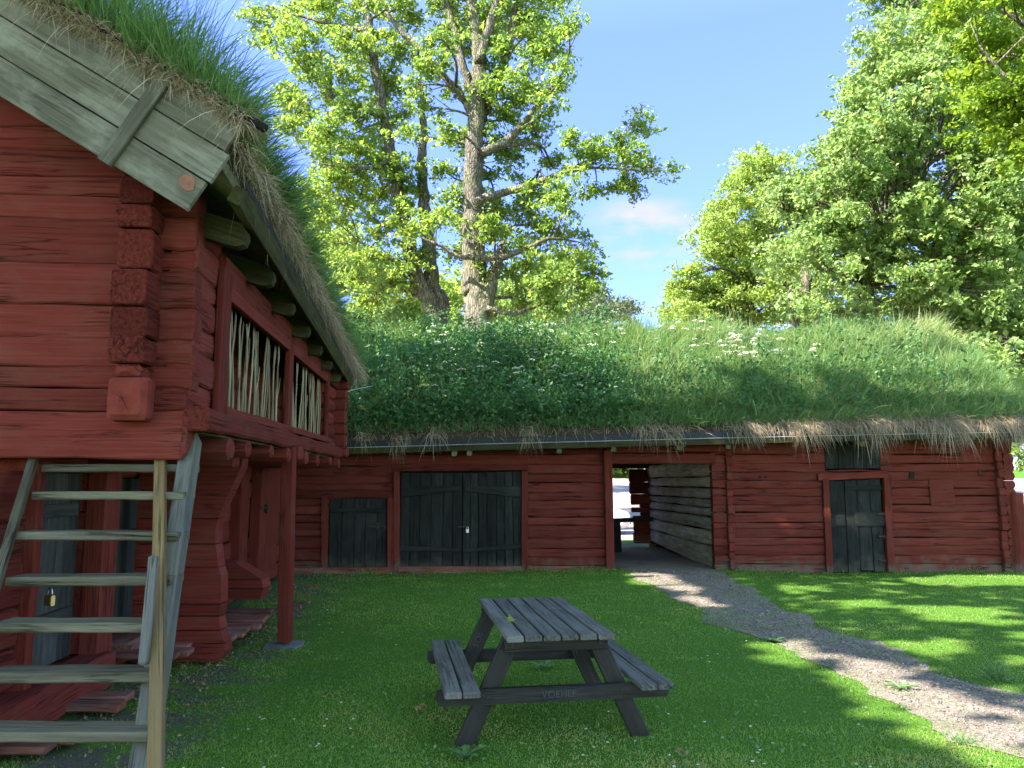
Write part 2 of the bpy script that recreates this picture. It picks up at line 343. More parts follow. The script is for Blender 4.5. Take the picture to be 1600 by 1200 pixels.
def log_wall(mb, O, U, Nn, zs, u0, u1, th, openings=(), wob=.012, seg=.35, bulge=.018, c=.022):
    """hewn log courses; O + U*u + z; outer face towards Nn; openings (ua,ub,za,zb)"""
    O = np.asarray(O, float); U = nrm(U); Nn = nrm(Nn)
    for za, zb in zip(zs[:-1], zs[1:]):
        br = sorted({u0, u1, *[min(max(o[0], u0), u1) for o in openings], *[min(max(o[1], u0), u1) for o in openings]})
        segs = []
        for a, b in zip(br[:-1], br[1:]):
            if b - a < .02: continue
            iv = [(za, zb)]
            for o in openings:
                if o[0] <= a + 1e-6 and o[1] >= b - 1e-6:
                    nv = []
                    for (p, q) in iv:
                        if o[3] <= p or o[2] >= q: nv.append((p, q)); continue
                        if o[2] > p + .03: nv.append((p, o[2]))
                        if o[3] < q - .03: nv.append((o[3], q))
                    iv = nv
            if segs and segs[-1][1] == a and segs[-1][2] == iv: segs[-1][1] = b
            else: segs.append([a, b, iv])
        tn = random.random()
        off = random.uniform(-.012, .012)
        for a, b, iv in segs:
            for p, q in iv:
                z = (p + q) / 2; cc = O - Nn * (th / 2) + Nn * off
                # side = d x up ; need bulge both sides, fine
                mb.beam(cc + U * a + np.array([0, 0, z]), cc + U * b + np.array([0, 0, z]), th, (q - p) - .003, nseg=max(1, int((b - a) / seg)), wob=wob, wobs=.006, bulge=bulge, c=min(c, (q - p) * .3), tint=tn)
def courses(z0, z1, lo, hi):
    z = [z0]
    while z[-1] < z1 - hi * .6: z.append(z[-1] + random.uniform(lo, hi))
    z[-1] = z1 if z1 - z[-1] < lo * .6 else z[-1]
    if z[-1] != z1: z.append(z1)
    return z
def text_mesh(name, body, size, parent, mat, Mx, ext=.0012):
    cu = bpy.data.curves.new(name, 'FONT'); cu.body = body; cu.size = size; cu.extrude = ext; cu.align_x = 'CENTER'; cu.align_y = 'CENTER'
    tmp = bpy.data.objects.new(name + '_tmp', cu); COL.objects.link(tmp)
    dg = bpy.context.evaluated_depsgraph_get()
    me = bpy.data.meshes.new_from_object(tmp.evaluated_get(dg)); COL.objects.unlink(tmp); bpy.data.objects.remove(tmp)
    me.transform(Mx); me.materials.clear(); me.materials.append(mat); me.name = name
    o = bpy.data.objects.new(name, me); COL.objects.link(o)
    put(o, parent)
    return o
from mathutils import Matrix
def frame(o, x, y, z):
    return Matrix(((x[0], y[0], z[0], o[0]), (x[1], y[1], z[1], o[1]), (x[2], y[2], z[2], o[2]), (0, 0, 0, 1)))

Z = np.array([0, 0, 1.0])
EXPO = 3.15
# ================================================================== loft storehouse (left)
C0 = W(290, 720, 5.1); C0[2] = 0
su = nrm([-.083, 1, 0]); sv = nrm([-1, -.083, 0])          # along the gallery / along the gable (to the left)
def gz(py, off=0.0): return PL(100, py, C0 - su * off, su)[2]
def gb(px, py, off=0.0): return float(np.dot(PL(px, py, C0 - su * off, su) - C0, sv))
def ga(px, py): return float(np.dot(PL(px, py, C0, sv) - C0, su))
store = tag(empty('log_storehouse', (C0[0] - 2.6, C0[1] + 3.4, 0)), 'red two-storey log storehouse with overhanging gallery and grass-grown roof', 'log building')
# dark lining added behind the logs to stop light leaking in
mb = MB()
def gap_blocker(mb, a, b, z0, z1, t=.02):
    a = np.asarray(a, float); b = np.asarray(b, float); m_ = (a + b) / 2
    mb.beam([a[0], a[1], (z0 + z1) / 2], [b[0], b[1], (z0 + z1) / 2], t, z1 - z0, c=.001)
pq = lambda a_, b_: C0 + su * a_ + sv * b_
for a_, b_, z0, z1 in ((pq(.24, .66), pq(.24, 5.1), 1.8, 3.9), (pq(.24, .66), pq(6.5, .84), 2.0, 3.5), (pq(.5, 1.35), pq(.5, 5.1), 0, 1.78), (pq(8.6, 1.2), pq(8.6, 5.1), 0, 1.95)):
    gap_blocker(mb, a_, b_, z0, z1)
    mb.build('gap_blocker', M['dark'], store); mb = MB()
gap_blocker(mb, pq(.3, 1.68), pq(8.6, 1.68), 0, 1.95); mb.build('gap_blocker', M['dark'], store)
# gable
mb = MB()
rows = [717, 642, 606, 572, 527, 475, 411, 343, 305, 276, 236, 200, 165, 130, 95, 60, 20, -20]
zr = [gz(r) for r in rows]
for k, (za, zb) in enumerate(zip(zr[:-1], zr[1:])):
    z = (za + zb) / 2; off = random.uniform(-.012, .012)
    b0 = max(.24 if k else 0.0, (zb - 3.62) / .614 - .14); b1 = 5.5 - max(0, (zb - 3.62) / .614 - .14)
    if b1 - b0 < .2: continue
    mb.beam(C0 + sv * b1 + Z * z + su * (.08 + off), C0 + sv * b0 + Z * z + su * (.08 + off), .17 if k else .21, zb - za - .001, nseg=24, wob=.009, wobs=.008, bulge=.005, c=.011, endc=0 if k else .03, tint=random.random())
mb.build('gable_wall', M['red'], store)
mb = MB()
rows2 = [650, 607, 570, 530, 478, 442, 418, 387, 335, 292]
zr2 = [zr[1]] + [gz(r) for r in rows2[1:]]
for za, zb in zip(zr2[:-1], zr2[1:]):
    z = (za + zb) / 2; off = random.uniform(-.015, .015)
    mb.beam(C0 + sv * .32 + Z * z + su * (.08 + off), C0 + sv * random.uniform(-.012, .02) + Z * z + su * (.08 + off), .17, zb - za - .004, nseg=3, wob=.010, bulge=.006, c=.018, endc=.012)
mb.build('corner_logs', M['red'], store)
mb = MB(); mb2 = MB()
rows3 = [657, 586, 566, 524, 476, 415, 350, 314, 268, 225]
bl, br_ = gb(170, 500, .2), gb(229, 500, .2); bc = (bl + br_) / 2; bw_ = bl - br_
for k, (ra, rb) in enumerate(zip(rows3[:-1], rows3[1:])):
    za, zb = gz(ra, .2), gz(rb, .2); z = (za + zb) / 2
    w = bw_ * random.uniform(.92, 1.0); pr = .2 + random.uniform(-.035, .02)
    if k == 0: w, pr = bw_ * 1.02, .21
    if k == 1: w, pr = bw_ * .7, .19
    tgt = mb2 if k < 2 else mb
    tgt.beam(C0 + sv * (bc + random.uniform(-.012, .012)) - su * pr + Z * z, C0 + sv * bc + su * .4 + Z * z, w, zb - za - .006, nseg=8, wob=.011, wobs=.014, bulge=.003, c=.016, endc=.008 if k > 1 else .03)
mb.build('log_ends', M['redrough'], store); mb2.build('log_end', M['redend'], store)
mb = MB(); fc = C0 + sv * bc - su * .2125 + Z * (gz(657, .2) + gz(586, .2)) / 2
for a_ in (.2, 1.9, 2.6, 4.0, 5.2):
    l_ = random.uniform(.03, .11); d_ = np.array([math.cos(a_), math.sin(a_)]); n_ = np.array([-d_[1], d_[0]]) * .0013
    mb.prism([tuple(n_), tuple(-n_), tuple(d_ * l_)], fc, -sv, Z, -su, .002)
mb.build('drying_crack', M['dark'], store)
# gallery face (looks right): logs at both ends, boarded window frame between
a0, a1 = .5, 5.55; AEND = 6.62
mb = MB()
log_wall(mb, C0, su, -sv, [2.02, 2.16, 2.30, 2.52, 2.70, 2.92, 3.08, 3.30, 3.5], .02, a0 + .03, .17, wob=.02, seg=.14, bulge=.008, c=.015)
mb.build('gallery_wall', M['red'], store); mb = MB()
log_wall(mb, C0, su, -sv, [2.06, 2.27, 2.46, 2.66, 2.85, 3.05, 3.25], a1 - .02, AEND, .17, wob=.012, bulge=.02, c=.03)
mb.build('gallery_wall', M['red'], store)
mb = MB()
mb.beam(C0 - su * .0 + Z * 2.055 - sv * .03, C0 + su * AEND + Z * 2.06 - sv * .03, .2, .15, nseg=30, wob=.012, c=.02, endc=.012)
mb.beam(C0 + su * (a0 + .1) + Z * 2.158 - sv * .015, C0 + su * (a1 + .1) + Z * 2.20 - sv * .015, .15, .07, nseg=24, wob=.006, c=.008)
mb.beam(C0 + su * a0 + Z * 3.22 - sv * (-.03), C0 + su * (AEND) + Z * 3.16 + sv * .03, .16, .24, nseg=10, wob=.01, c=.02)
mb.build('gallery_beam', M['red'], store)
mb = MB()
for aa, w in ((a0 + .07, .22), (ga(446, 600), .2), (a1 + .03, .13)):
    mb.beam(C0 + su * aa + Z * 2.1 - sv * .035, C0 + su * aa + Z * (3.22 if aa < 1 else 3.1) - sv * .035, .05, w, up=su, nseg=3, wob=.003, c=.006)
mb.beam(C0 + su * (a0 + .18) + Z * 3.07 - sv * .03, C0 + su * (a1 + .08) + Z * 3.05 - sv * .03, .05, .11, nseg=6, wob=.003, c=.006)
wf = mb.build('window_frame', M['red'], store)
mb = MB(); mb.beam(C0 + su * (a0 + .04) + sv * .13 + Z * 2.05, C0 + su * (a0 + .04) + sv * .13 + Z * 3.45, .03, .3, up=su, c=.004); mb.build('frame_gap_blocker', M['dark'], store)  # dark board added to block a bright light leak beside the frame
am = ga(446, 600)
rs = random.Random(5)
for (p, q, n) in ((a0 + .2, am - .12, 21), (am + .13, a1 - .12, 23)):
    mb = MB()
    for i in range(n):
        aa = p + (q - p) * (i + .5) / n + rs.uniform(-.05, .05); lean = rs.uniform(-.20, .12); r = rs.uniform(.0085, .0135)
        top = rs.uniform(2.98, 3.06); pts = []
        for t in np.linspace(0, 1, 7):
            pts.append(C0 + su * (aa + lean * t + .02 * math.sin(t * rs.uniform(2, 6) + i)) + sv * (.03 + .012 * math.sin(t * 4 + i)) + Z * (2.16 + (top - 2.16) * t))
        mb.tube(pts, [r * (1.1 - .45 * t) for t in np.linspace(0, 1, 7)], n=6)
        if rs.random() < .35:
            j = rs.randint(2, 4); e = pts[j] + su * rs.uniform(.06, .13) + Z * rs.uniform(.25, .4); mb.tube([pts[j], (pts[j] + e) / 2 + su * .015, e], [r * .7, r * .6, r * .4], n=5)
    mb.build('stick_lattice', M['stick'], store, smooth=True)
# far corner stack, inner gallery wall, floor, closing walls
mb = MB()
z = 2.0
while z < 3.2:
    h = random.uniform(.14, .2)
    mb.beam(C0 + su * (AEND + .02) - sv * random.uniform(.16, .22) + Z * (z + h / 2), C0 + su * (AEND + .02) + sv * .5 + Z * (z + h / 2), .2, h, nseg=3, wob=.008, c=.025, endc=.02); z += h + .004
mb.build('corner_logs', M['red'], store)
mb = MB()
log_wall(mb, C0 + sv * .62, su, -sv, [1.98, 2.2, 2.42, 2.66, 2.9, 3.15, 3.4], .25, AEND, .16, seg=.8)
log_wall(mb, C0 + su * (AEND + .1), sv, su, [1.98, 2.25, 2.5, 2.8, 3.1, 3.4, 3.7, 4.0, 4.3], .5, 4.6, .16, seg=1.5)
log_wall(mb, C0 + sv * 5.3, su, sv, [0, .4, .8, 1.2, 1.6, 2.0, 2.4, 2.8, 3.2, 3.5], -.1, AEND, .16, seg=2)
mb.build('inner_wall', M['red'], store)
mb = MB()
for i in range(22):
    b = .08 + i * .24
    mb.beam(C0 + sv * b + su * .2 + Z * 1.985, C0 + sv * b + su * AEND + Z * 1.985, .235, .035, c=.004)
mb.build('loft_floor', M['greydark'], store)
# joists: rounded log ends poking out under the gallery beam
for Yj in (5.72, 6.2, 7.0, 7.75, 8.65, 9.6, 10.5, 11.3):
    a = (Yj - C0[1]) / su[1]; big = Yj < 6; mb = MB(); r = .088 if big else random.uniform(.062, .078)
    zc = 1.955 - r + .012
    mb.beam(C0 + su * a - sv * (.14 + random.uniform(-.02, .03)) + Z * zc, C0 + su * a + sv * 1.35 + Z * zc, r * 2, r * 1.9, c=r * .62, nseg=4, wob=.006, endc=.02)
    mb.build('joist', M['red'], store)
pg = G(445, 1010); mb = MB()
bl1 = C0 + su * ((pg[1] - C0[1]) / su[1]); 
mb.beam([pg[0], pg[1], .05], [pg[0] - .03, pg[1], 1.98], .125, .135, up=(0, 1, 0), nseg=8, wob=.003, c=.008)
po = mb.build('support_post', M['red'], store)
mb = MB(); mb.prism([(-.17, -.15), (.13, -.17), (.18, .02), (.15, .16), (-.1, .18), (-.19, .07)], [pg[0], pg[1], -.07], [1, 0, 0], [0, 1, 0], Z, .095)
mb.build('base_stone', M['stone'], po)
mb = MB(); xb = pg[0] + .02
mb.beam([pg[0] + .05, pg[1] + .2, 1.93], [pg[0] - .9, pg[1] + .2, 1.93], .16, .14, c=.02, endc=.015)
mb.build('cross_beam', M['red'], store); mb = MB()
mb.beam(C0 + su * 1.2 - sv * .02 + Z * 1.80, C0 + su * 1.2 + sv * 1.2 + Z * 1.80, .17, .1, c=.02, endc=.02)
mb.build('cross_beam', M['red'], store)
# ---- lower storey: wall set back under the gallery, facing right
LO = np.array([-3.36, 6.15, 0.0])
def lu(px): 
    Y = 2.85 / ((800 - px) / 1200 - .083); return (Y - LO[1]) / su[1]
ops = [(lu(60), lu(157), .26, 1.72), (lu(180), lu(180) + .95, .3, 1.68), (2.3, 3.5, .3, 1.8), (lu(378), lu(394), .32, 1.75)]
mb = MB()
log_wall(mb, LO, su, -sv, [.02, .28, .55, .83, 1.1, 1.38, 1.72], -1.4, -.9, .18, seg=.3, wob=.02, bulge=.01, c=.02)
log_wall(mb, LO, su, -sv, [.02, .28, .55, .83, 1.1, 1.38, 1.64, 1.97], -.9, 7.6, .18, openings=ops, seg=.3, wob=.02, bulge=.01, c=.02)
mb.build('lower_wall', M['red'], store)
mb = MB(); log_wall(mb, C0 + su * .3, sv, -su, [0, .3, .6, .9, 1.2, 1.5, 1.8], 1.2, 5.3, .16, seg=2); mb.build('lower_front_wall', M['red'], store)
mb = MB(); mb.beam(LO - su * 1.6 - sv * .1 + Z * .13, LO + su * lu(168) - sv * .06 + Z * .15, .24, .27, nseg=10, wob=.008, c=.02, endc=.02)
mb.build('sill_beam', M['red'], store); mb = MB()
mb.beam(LO + su * lu(182) - sv * .08 + Z * .22, LO + su * (lu(182) + .9) - sv * .08 + Z * .2, .3, .16, nseg=4, wob=.02, c=.03)
mb.build('sill_beam', M['redworn'], store)
def store_door(u0, u1, z0, z1, back, n, m):
    mb = MB(); wp = (u1 - u0) / n
    for i in range(n):
        u = u0 + wp * (i + .5)
        mb.beam(LO + su * u + sv * back + Z * (z0 + random.uniform(0, .02)), LO + su * u + sv * back + Z * z1, .035, wp - .006, up=su, nseg=4, wob=.002, c=.004)
    d = mb.build('door', m, store); return d
d1 = store_door(ops[0][0] + .02, ops[0][1] + .02, .28, 1.7, .14, 4, M['silver'])
for zz in (.62, 1.42):
    mb = MB(); mb.beam(LO + su * (ops[0][0] + .08) + sv * .11 + Z * zz, LO + su * (ops[0][1] - .08) + sv * .11 + Z * zz, .03, .1, c=.005); mb.build('batten', M['silver'], d1)
d2 = store_door(ops[1][0] + .02, ops[1][1], .32, 1.66, .14, 4, M['silver'])
mb = MB(); mb.tube([LO + su * (lu(222)) + sv * .1 + Z * 1.2, LO + su * (lu(222)) - sv * .02 + Z * 1.2, LO + su * lu(232) - sv * .02 + Z * 1.19], .012, n=6)
mb.build('latch', M['iron'], d2)
store_door(2.32, 3.48, .32, 1.78, .15, 4, M['tar'])
store_door(ops[3][0] + .01, ops[3][1] + .12, .34, 1.74, .16, 3, M['tar'])
def dpost(u0, u1, z0, z1, proud=.05, lean=0.0):
    mb = MB(); u = (u0 + u1) / 2
    mb.beam(LO + su * u - sv * (proud - .04) + Z * z0, LO + su * (u + lean) - sv * (proud - .04) + Z * z1, .16, u1 - u0, up=su, nseg=8, wob=.008, c=.012)
    return mb.build('door_post', M['red'], store)
dpost(lu(156), lu(179), .25, 1.8); dpost(lu(50), lu(60), .25, 1.76, .04)
dpost(lu(366), lu(378), .3, 1.9, .1); pl_ = dpost(lu(394), lu(423), .3, 1.9, .12, .08)
mb = MB(); pc = LO + su * (lu(401)) - sv * .17
for q in ((0, 1.27), (.02, 1.2)): mb.beam(pc + su * q[0] + Z * q[1], pc + su * q[0] - sv * .035 + Z * q[1], .07, .06, c=.02)
mb.tube([pc + Z * 1.24 - su * .22, pc + Z * 1.25 - su * .08, pc + Z * 1.245 - sv * .03], .012, n=6)
mb.build('iron_lock', M['iron'], pl_)
# cross walls carrying the gallery: corbelled log ends
def cross_wall(Y, rows, prof, xl, th, name):
    mb = MB(); pp = [W(px, py, Y) for px, py in prof]; zz = [p[2] for p in pp][::-1]; xx = [p[0] for p in pp][::-1]
    zc = sorted(W(800, r, Y)[2] for r in rows)
    for a, b in zip(zc[:-1], zc[1:]):
        a += .004; b -= .004
        zs_ = sorted({a, b, *[v for v in zz if a < v < b]}); dy = random.uniform(-.012, .012)
        pts = [(xl, a)] + [(np.interp(v, zz, xx) + random.uniform(-.006, .006), v) for v in zs_] + [(xl, b)]
        mb.prism(pts, [0, Y + dy, 0], [1, 0, 0], Z, [0, 1, 0], th)
    return mb.build(name, M['red'], store)
cross_wall(7.1, [700, 766, 810, 850, 886, 944, 963, 985, 1005, 1034], [(378, 700), (378, 728), (367, 753), (354, 780), (341, 808), (336, 828), (337, 845), (341, 888), (345, 900), (345, 940), (342, 965), (344, 985), (351, 1003), (352, 1018), (341, 1034)], -3.42, .17, 'cross_wall')
cross_wall(9.5, [878, 905, 920, 937], [(366, 878), (376, 885), (408, 904), (411, 920), (405, 937)], -3.6, .3, 'cross_wall')
def plank_set(us, z, ln, wd, wall=0.0):
    for u in us:
        mb = MB(); zz = z + random.uniform(-.02, .02)
        mb.beam(LO + su * u + sv * .1 + Z * zz, LO + su * (u + random.uniform(-.03, .03)) - sv * (ln + random.uniform(-.06, .05)) + Z * (zz - .015), wd, .045, nseg=6, wob=.006, c=.012, endc=.012)
        mb.build('step_plank', M['redworn'], store)
plank_set([-1.35, -1.17, -.48, -.27], .08, .52, .17)
plank_set([.42, .62, .80], .2, .62, .18)
plank_set([1.35, 1.6, 1.85, 2.1, 2.35, 2.6, 2.85], .15, .86, .2)
plank_set([3.75, 4.0, 4.3], .25, .3, .2)
# ---- bargeboard of three planks, batten, eave board, brackets
T0 = W(293, 330, 4.6); sd_ = nrm([-.852, 0, .524]); pd = np.array([.524, 0, .852])
mb = MB()
for k in range(3):
    e0 = (0.0, -.02, .02)[k]
    c_ = T0 + pd * (.108 + .222 * k) + sd_ * e0
    mb.beam(c_, T0 + pd * (.108 + .222 * k) + sd_ * 3.45, .032, .214, up=pd, nseg=14, wob=.002, wobs=.004, c=.004, tint=(.35, .5, .3)[k])
    c2 = T0.copy(); c2[0] = 2 * (T0[0] - .852 * 3.4) - T0[0]; md = np.array([-sd_[0], 0, sd_[2]]); mp = np.array([-pd[0], 0, pd[2]])
    mb.beam(c2 + mp * (.108 + .222 * k), c2 + mp * (.108 + .222 * k) + md * 3.3, .032, .214, up=mp, nseg=6, c=.004)
bg = mb.build('bargeboard', M['grey'], store)
M['stain'] = plain_mat('red_paint_smear', (.16, .06, .035), (.22, .10, .06), scale=25, rough=.9)
mb = MB(); mb.prism([(.035, .13), (.07, .10), (.13, .115), (.155, .15), (.14, .185), (.10, .205), (.06, .19)], T0 + np.array([0, -.0185, 0]), sd_, pd, np.array([0, -1, 0]), .0025); mb.build('paint_smear', M['stain'], bg)
mb = MB(); q = T0 + sd_ * .60 + np.array([0, -.033, 0])
mb.beam(q - pd * .015, q + pd * .66, .10, .03, up=(0, -1, 0), nseg=4, wob=.002, c=.005, tint=.0)
mb.build('batten', M['grey'], bg)
mb = MB(); q = T0 + pd * .70 + np.array([0, -.01, 0]); mb.tube([q - sd_ * .12, q + sd_ * 1.2, q + sd_ * 3.4], .028, n=8, rough=.1)
mb.build('edge_pole', M['dark'], store, smooth=True)
E0 = W(366, 312, 4.82); E1 = W(546, 600, 12.1); ed = nrm(E1 - E0)
mb = MB(); mb.beam(E0 + np.array([.02, 0, .03]), E1 + np.array([.02, 0, .03]), .09, .125, up=(.45, 0, .89), nseg=22, wob=.004, c=.006)
mb.build('eave_board', M['eave'], store)
mb = MB(); q = np.array([.075, 0, .10]); mb.beam(E0 + q, E1 + q, .012, .03, up=(.45, 0, .89), nseg=10, wob=.003, c=.002)
mb.build('roofing_felt', M['gutter'], store)
def bracket(Y):
    t = (Y - E0[1]) / (E1[1] - E0[1]); p = E0 + (E1 - E0) * t - Z * .10
    pts = [(-.75, -.02), (-.75, .09), (-.06, .09), (-.02, .05), (-.015, .0), (-.035, -.055), (-.08, -.085), (-.15, -.095), (-.35, -.09)]
    mb = MB(); mb.prism(pts, p - su * .05, -sv * .95 + Z * -.28, Z, su, .10)
    return mb.build('eave_bracket', M['eave'], store)
for Yb in (5.3, 6.25, 7.2, 8.15, 9.1, 10.05, 11.0, 11.8): bracket(Yb)
def slab(mb, p00, p10, p11, p01, dn):
    P = [np.asarray(p, float) for p in (p00, p10, p11, p01)]; dn = np.asarray(dn, float)
    mb.add(P + [p + dn for p in P], [(0, 1, 2, 3), (7, 6, 5, 4), (0, 4, 5, 1), (1, 5, 6, 2), (2, 6, 7, 3), (3, 7, 4, 0)])
A0 = T0 + pd * .40 + np.array([.0, .03, 0]); A1 = np.array([E1[0] - .02, 12.4, E1[2] + .09])
U0 = sd_ * 3.28; mb = MB(); slab(mb, A0, A1, A1 + U0, A0 + U0, -pd * .05)
RX = (A0 + U0)[0]
B0 = A0.copy(); B0[0] = 2 * RX - A0[0]; B1 = A1.copy(); B1[0] = 2 * (A1 + U0)[0] - A1[0]
slab(mb, A0 + U0, A1 + U0, B1, B0, -np.array([-pd[0], 0, pd[2]]) * .05)
mb.build('roof_deck', M['greydark'], store)
mb = MB(); i0 = sd_ * .06
slab(mb, A0 + i0 + pd * .19 + np.array([0, .03, 0]), A1 + i0 + pd * .19, A1 + U0 + pd * .19, A0 + U0 + pd * .19 + np.array([0, .03, 0]), -pd * .185)
mpd = np.array([-pd[0], 0, pd[2]]); slab(mb, A0 + U0 + pd * .19, A1 + U0 + pd * .19, B1 + mpd * .19, B0 + mpd * .19, -mpd * .185)
mb.build('turf', M['soil'], store)
# grass on that roof
def sroof(s, t, h=.19):
    """s along eave 0..1, t metres up-slope"""
    return A0[None] * (1 - s)[:, None] + A1[None] * s[:, None] + sd_[None] * t[:, None] + pd[None] * h
n = 64000; s = RNG.random(n) ** 1.15; t = RNG.random(n) ** 1.5 * 3.2
P = sroof(s, t); tf = vnoise(s * 26, t * 3.2, .6, 14); tf2 = vnoise(s * 26, t * 3.2, .6, 15); D = np.stack([RNG.normal(.30, .36, n) + (tf - .5) * .9, RNG.normal(-.06, .32, n) + (tf2 - .5) * .8, 1.0 + 0 * s], 1)
D[:, 0] += np.clip(.35 - t, 0, 1) * .7
D[:, 1] -= (s < .03) * .25
Ln = RNG.uniform(.22, .62, n) * (.75 + .5 * vnoise(s * 8, t, .5, 3)) * (1 + .75 * np.clip(1 - s / .22, 0, 1) * np.clip(t / .5, .2, 1)) * (.5 + .5 * np.clip((t + .35 * (tf > .6)) / .6, 0, 1)); tint = np.clip(RNG.beta(2.2, 3.2, n), 0, 1)
gr = blades('roof_grass', P, D, Ln, RNG.uniform(.006, .011, n), RNG.uniform(.08, .55, n), tint, M['grassroof'], nseg=3)
tag(gr, 'long green grass growing on the storehouse roof above the bargeboard', 'grass', kind='stuff')
n = 22000; s = RNG.random(n); tu = vnoise(s * 40, s * 0, .55, 19); k = RNG.random(n) < .25 + .9 * tu; s, tu = s[k], tu[k]; n = len(s); t = RNG.uniform(-.03, .24, n); P = sroof(s, t, .13) + RNG.normal(0, .03, (n, 3)) + np.array([.03, 0, 0])
D = np.stack([RNG.normal(.5, .55, n), RNG.normal(0, 1.0, n) + (vnoise(s * 40, s * 0, .8, 23) - .5) * 1.8, RNG.normal(.15, .6, n)], 1)
P2n = 15000; t2 = RNG.random(P2n) * 2.9; P2 = A0[None] + sd_[None] * t2[:, None] + pd[None] * (.26 + RNG.uniform(-.02, .07, P2n))[:, None] + np.stack([0 * t2, RNG.uniform(-.075, .10, P2n), 0 * t2], 1)
D2 = np.stack([RNG.normal(.45, .75, P2n), RNG.normal(-.22, .3, P2n), RNG.normal(-.05, .35, P2n)], 1)
Ln = np.concatenate([RNG.uniform(.07, .25, n) * (.5 + .9 * tu), RNG.uniform(.05, .14, P2n) * (1 + 1.0 * (RNG.random(P2n) < .06))])
stw = np.concatenate([np.full(n, .005), np.full(P2n, .0062)])
st = blades('dry_grass', np.concatenate([P, P2]), np.concatenate([D, D2]), Ln, stw, np.concatenate([RNG.uniform(.2, .9, n), RNG.uniform(.25, 1.0, P2n)]), RNG.random(n + P2n), M['straw'], nseg=3)
tag(st, 'dry straw hanging over the storehouse eave and bargeboard edge', 'straw', kind='stuff')
# brass padlock hung on the first door
mb = MB(); pk = W(78, 928, 5.35); pk = PL(78, 930, LO - sv * .06, sv)
f = [nrm([1, -.5, 0]), nrm([.5, 1, 0]), Z]
mb.beam(pk - f[0] * .038 - Z * .035, pk + f[0] * .038 - Z * .035, .03, .072, up=Z, c=.007)
pad = mb.build('padlock', M['brass']); tag(pad, 'brass padlock hanging beside the grey door behind the wooden stairs', 'padlock')
mb = MB(); mb.tube([pk + f[0] * .025 * math.cos(a) * 1.0 + Z * (-.005 + max(0, .06 * math.sin(a))) for a in np.linspace(0, math.pi, 9)], .006, n=6)
mb.build('shackle', M['steel'], pad, smooth=True)
mb = MB(); mb.tube([pk + Z * .045 + f[1] * .06, pk + Z * .045 - f[1] * .01], .006, n=6); mb.build('hasp', M['iron'], d1)
# ================================================================== long barn (back)
BY = 14.2
def bx(px, py=850): return W(px, py, BY)[0]
def bz(py): return W(800, py, BY)[2]
barn = tag(empty('log_barn', (1.7, 17, 0)), 'long low red log barn with dark doors and a grass-covered roof', 'log barn')
NF = np.array([0, -1.0, 0]); UX = np.array([1.0, 0, 0])
XL, XE = -7.5, bx(1587)
sdX = (bx(513, 840), bx(606, 840)); ddX = (bx(625, 815), bx(815, 815)); xp0, xp1 = bx(945, 800), bx(958, 800)
xr0, xr1 = bx(1116), bx(1136)
doorR = (bx(1289, 825), bx(1386, 825)); hatX = (bx(1295), bx(1383))
mb = MB()
zsL = [-.12, .10, .27, .41, .60, .83, .98, 1.13, 1.28, 1.42, 1.60, 1.76, 1.93, 2.12, 2.42]
log_wall(mb, [0, BY, 0], UX, NF, zsL, sdX[1], xp0 + .05, .17, openings=[(ddX[0] - .1, ddX[1] + .1, -.2, bz(735))], wob=.013, seg=.32, bulge=.009, c=.014)
zsL2 = [-.12, .06, .2, .42, .62, .75, .88, 1.02, 1.17, 1.31, 1.46, 1.58, 1.72, 1.9, 2.1, 2.42]
log_wall(mb, [0, BY, 0], UX, NF, zsL2, XL, sdX[1], .17, openings=[(sdX[0], sdX[1], -.2, bz(780))], wob=.013, seg=.32, bulge=.009, c=.014)
zsR = [-.12, .14, .30, .47, .61, .76, .88, 1.06, 1.2, 1.36, 1.5, 1.64, 1.80, 1.95, 2.12, 2.5]
log_wall(mb, [0, BY, 0], UX, NF, zsR, xr0, XE, .17, openings=[(doorR[0] - .03, doorR[1] + .05, -.2, bz(748)), (hatX[0], hatX[1], bz(734), 2.6)], wob=.015, seg=.32, bulge=.009, c=.014)
mb.build('front_wall', M['redbarn'], barn)
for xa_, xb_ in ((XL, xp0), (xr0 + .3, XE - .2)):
    mb = MB(); mb.beam([xa_, BY + .24, 1.2], [xb_, BY + .24, 1.2], .02, 2.7, c=.001); mb.build('gap_blocker', M['dark'], barn)  # dark sheet added behind the barn logs to block light leaks
# stacked log ends at the passage and at the right corner
for xc, w, pr in ((bx(1142), .12, .07), (bx(1567), .12, .08)):
    mb = MB(); z = -.1
    while z < 2.4:
        h = random.uniform(.12, .2)
        mb.beam([xc, BY - pr - random.uniform(0, .05), z + h / 2], [xc, BY + .5, z + h / 2], w * random.uniform(.9, 1.08), h - .006, nseg=3, wob=.008, c=.016, endc=.012); z += h
    mb.build('log_ends', M['redbarn'], barn)
mb = MB()
mb.beam([(xp0 + xp1) / 2, BY - .03, -.02], [(xp0 + xp1) / 2 - .02, BY - .03, 2.2], xp1 - xp0, .2, up=NF, nseg=6, wob=.004, c=.012)
mb.build('passage_post', M['redbarn'], barn)
mb = MB()
mb.beam([xp1 - .12, BY - .0, 2.035], [xr0 + .05, BY, 2.04], .16, .19, nseg=6, wob=.006, c=.015)
mb.beam([xp1 - .12, BY + .01, 2.25], [xr0 + .25, BY + .01, 2.27], .16, .22, nseg=6, wob=.006, c=.015)
mb.beam([xp1 - .25, BY + .1, 2.30], [xp1 - .25, BY - .12, 2.30], .09, .2, c=.01)
mb.build('lintel', M['redbarn'], barn)
mb = MB(); mb.beam([bx(440), BY - .045, .02], [xp1 + .02, BY - .045, .055], .06, .12, nseg=14, wob=.012, c=.01); mb.build('base_board', M['redworn'], barn)
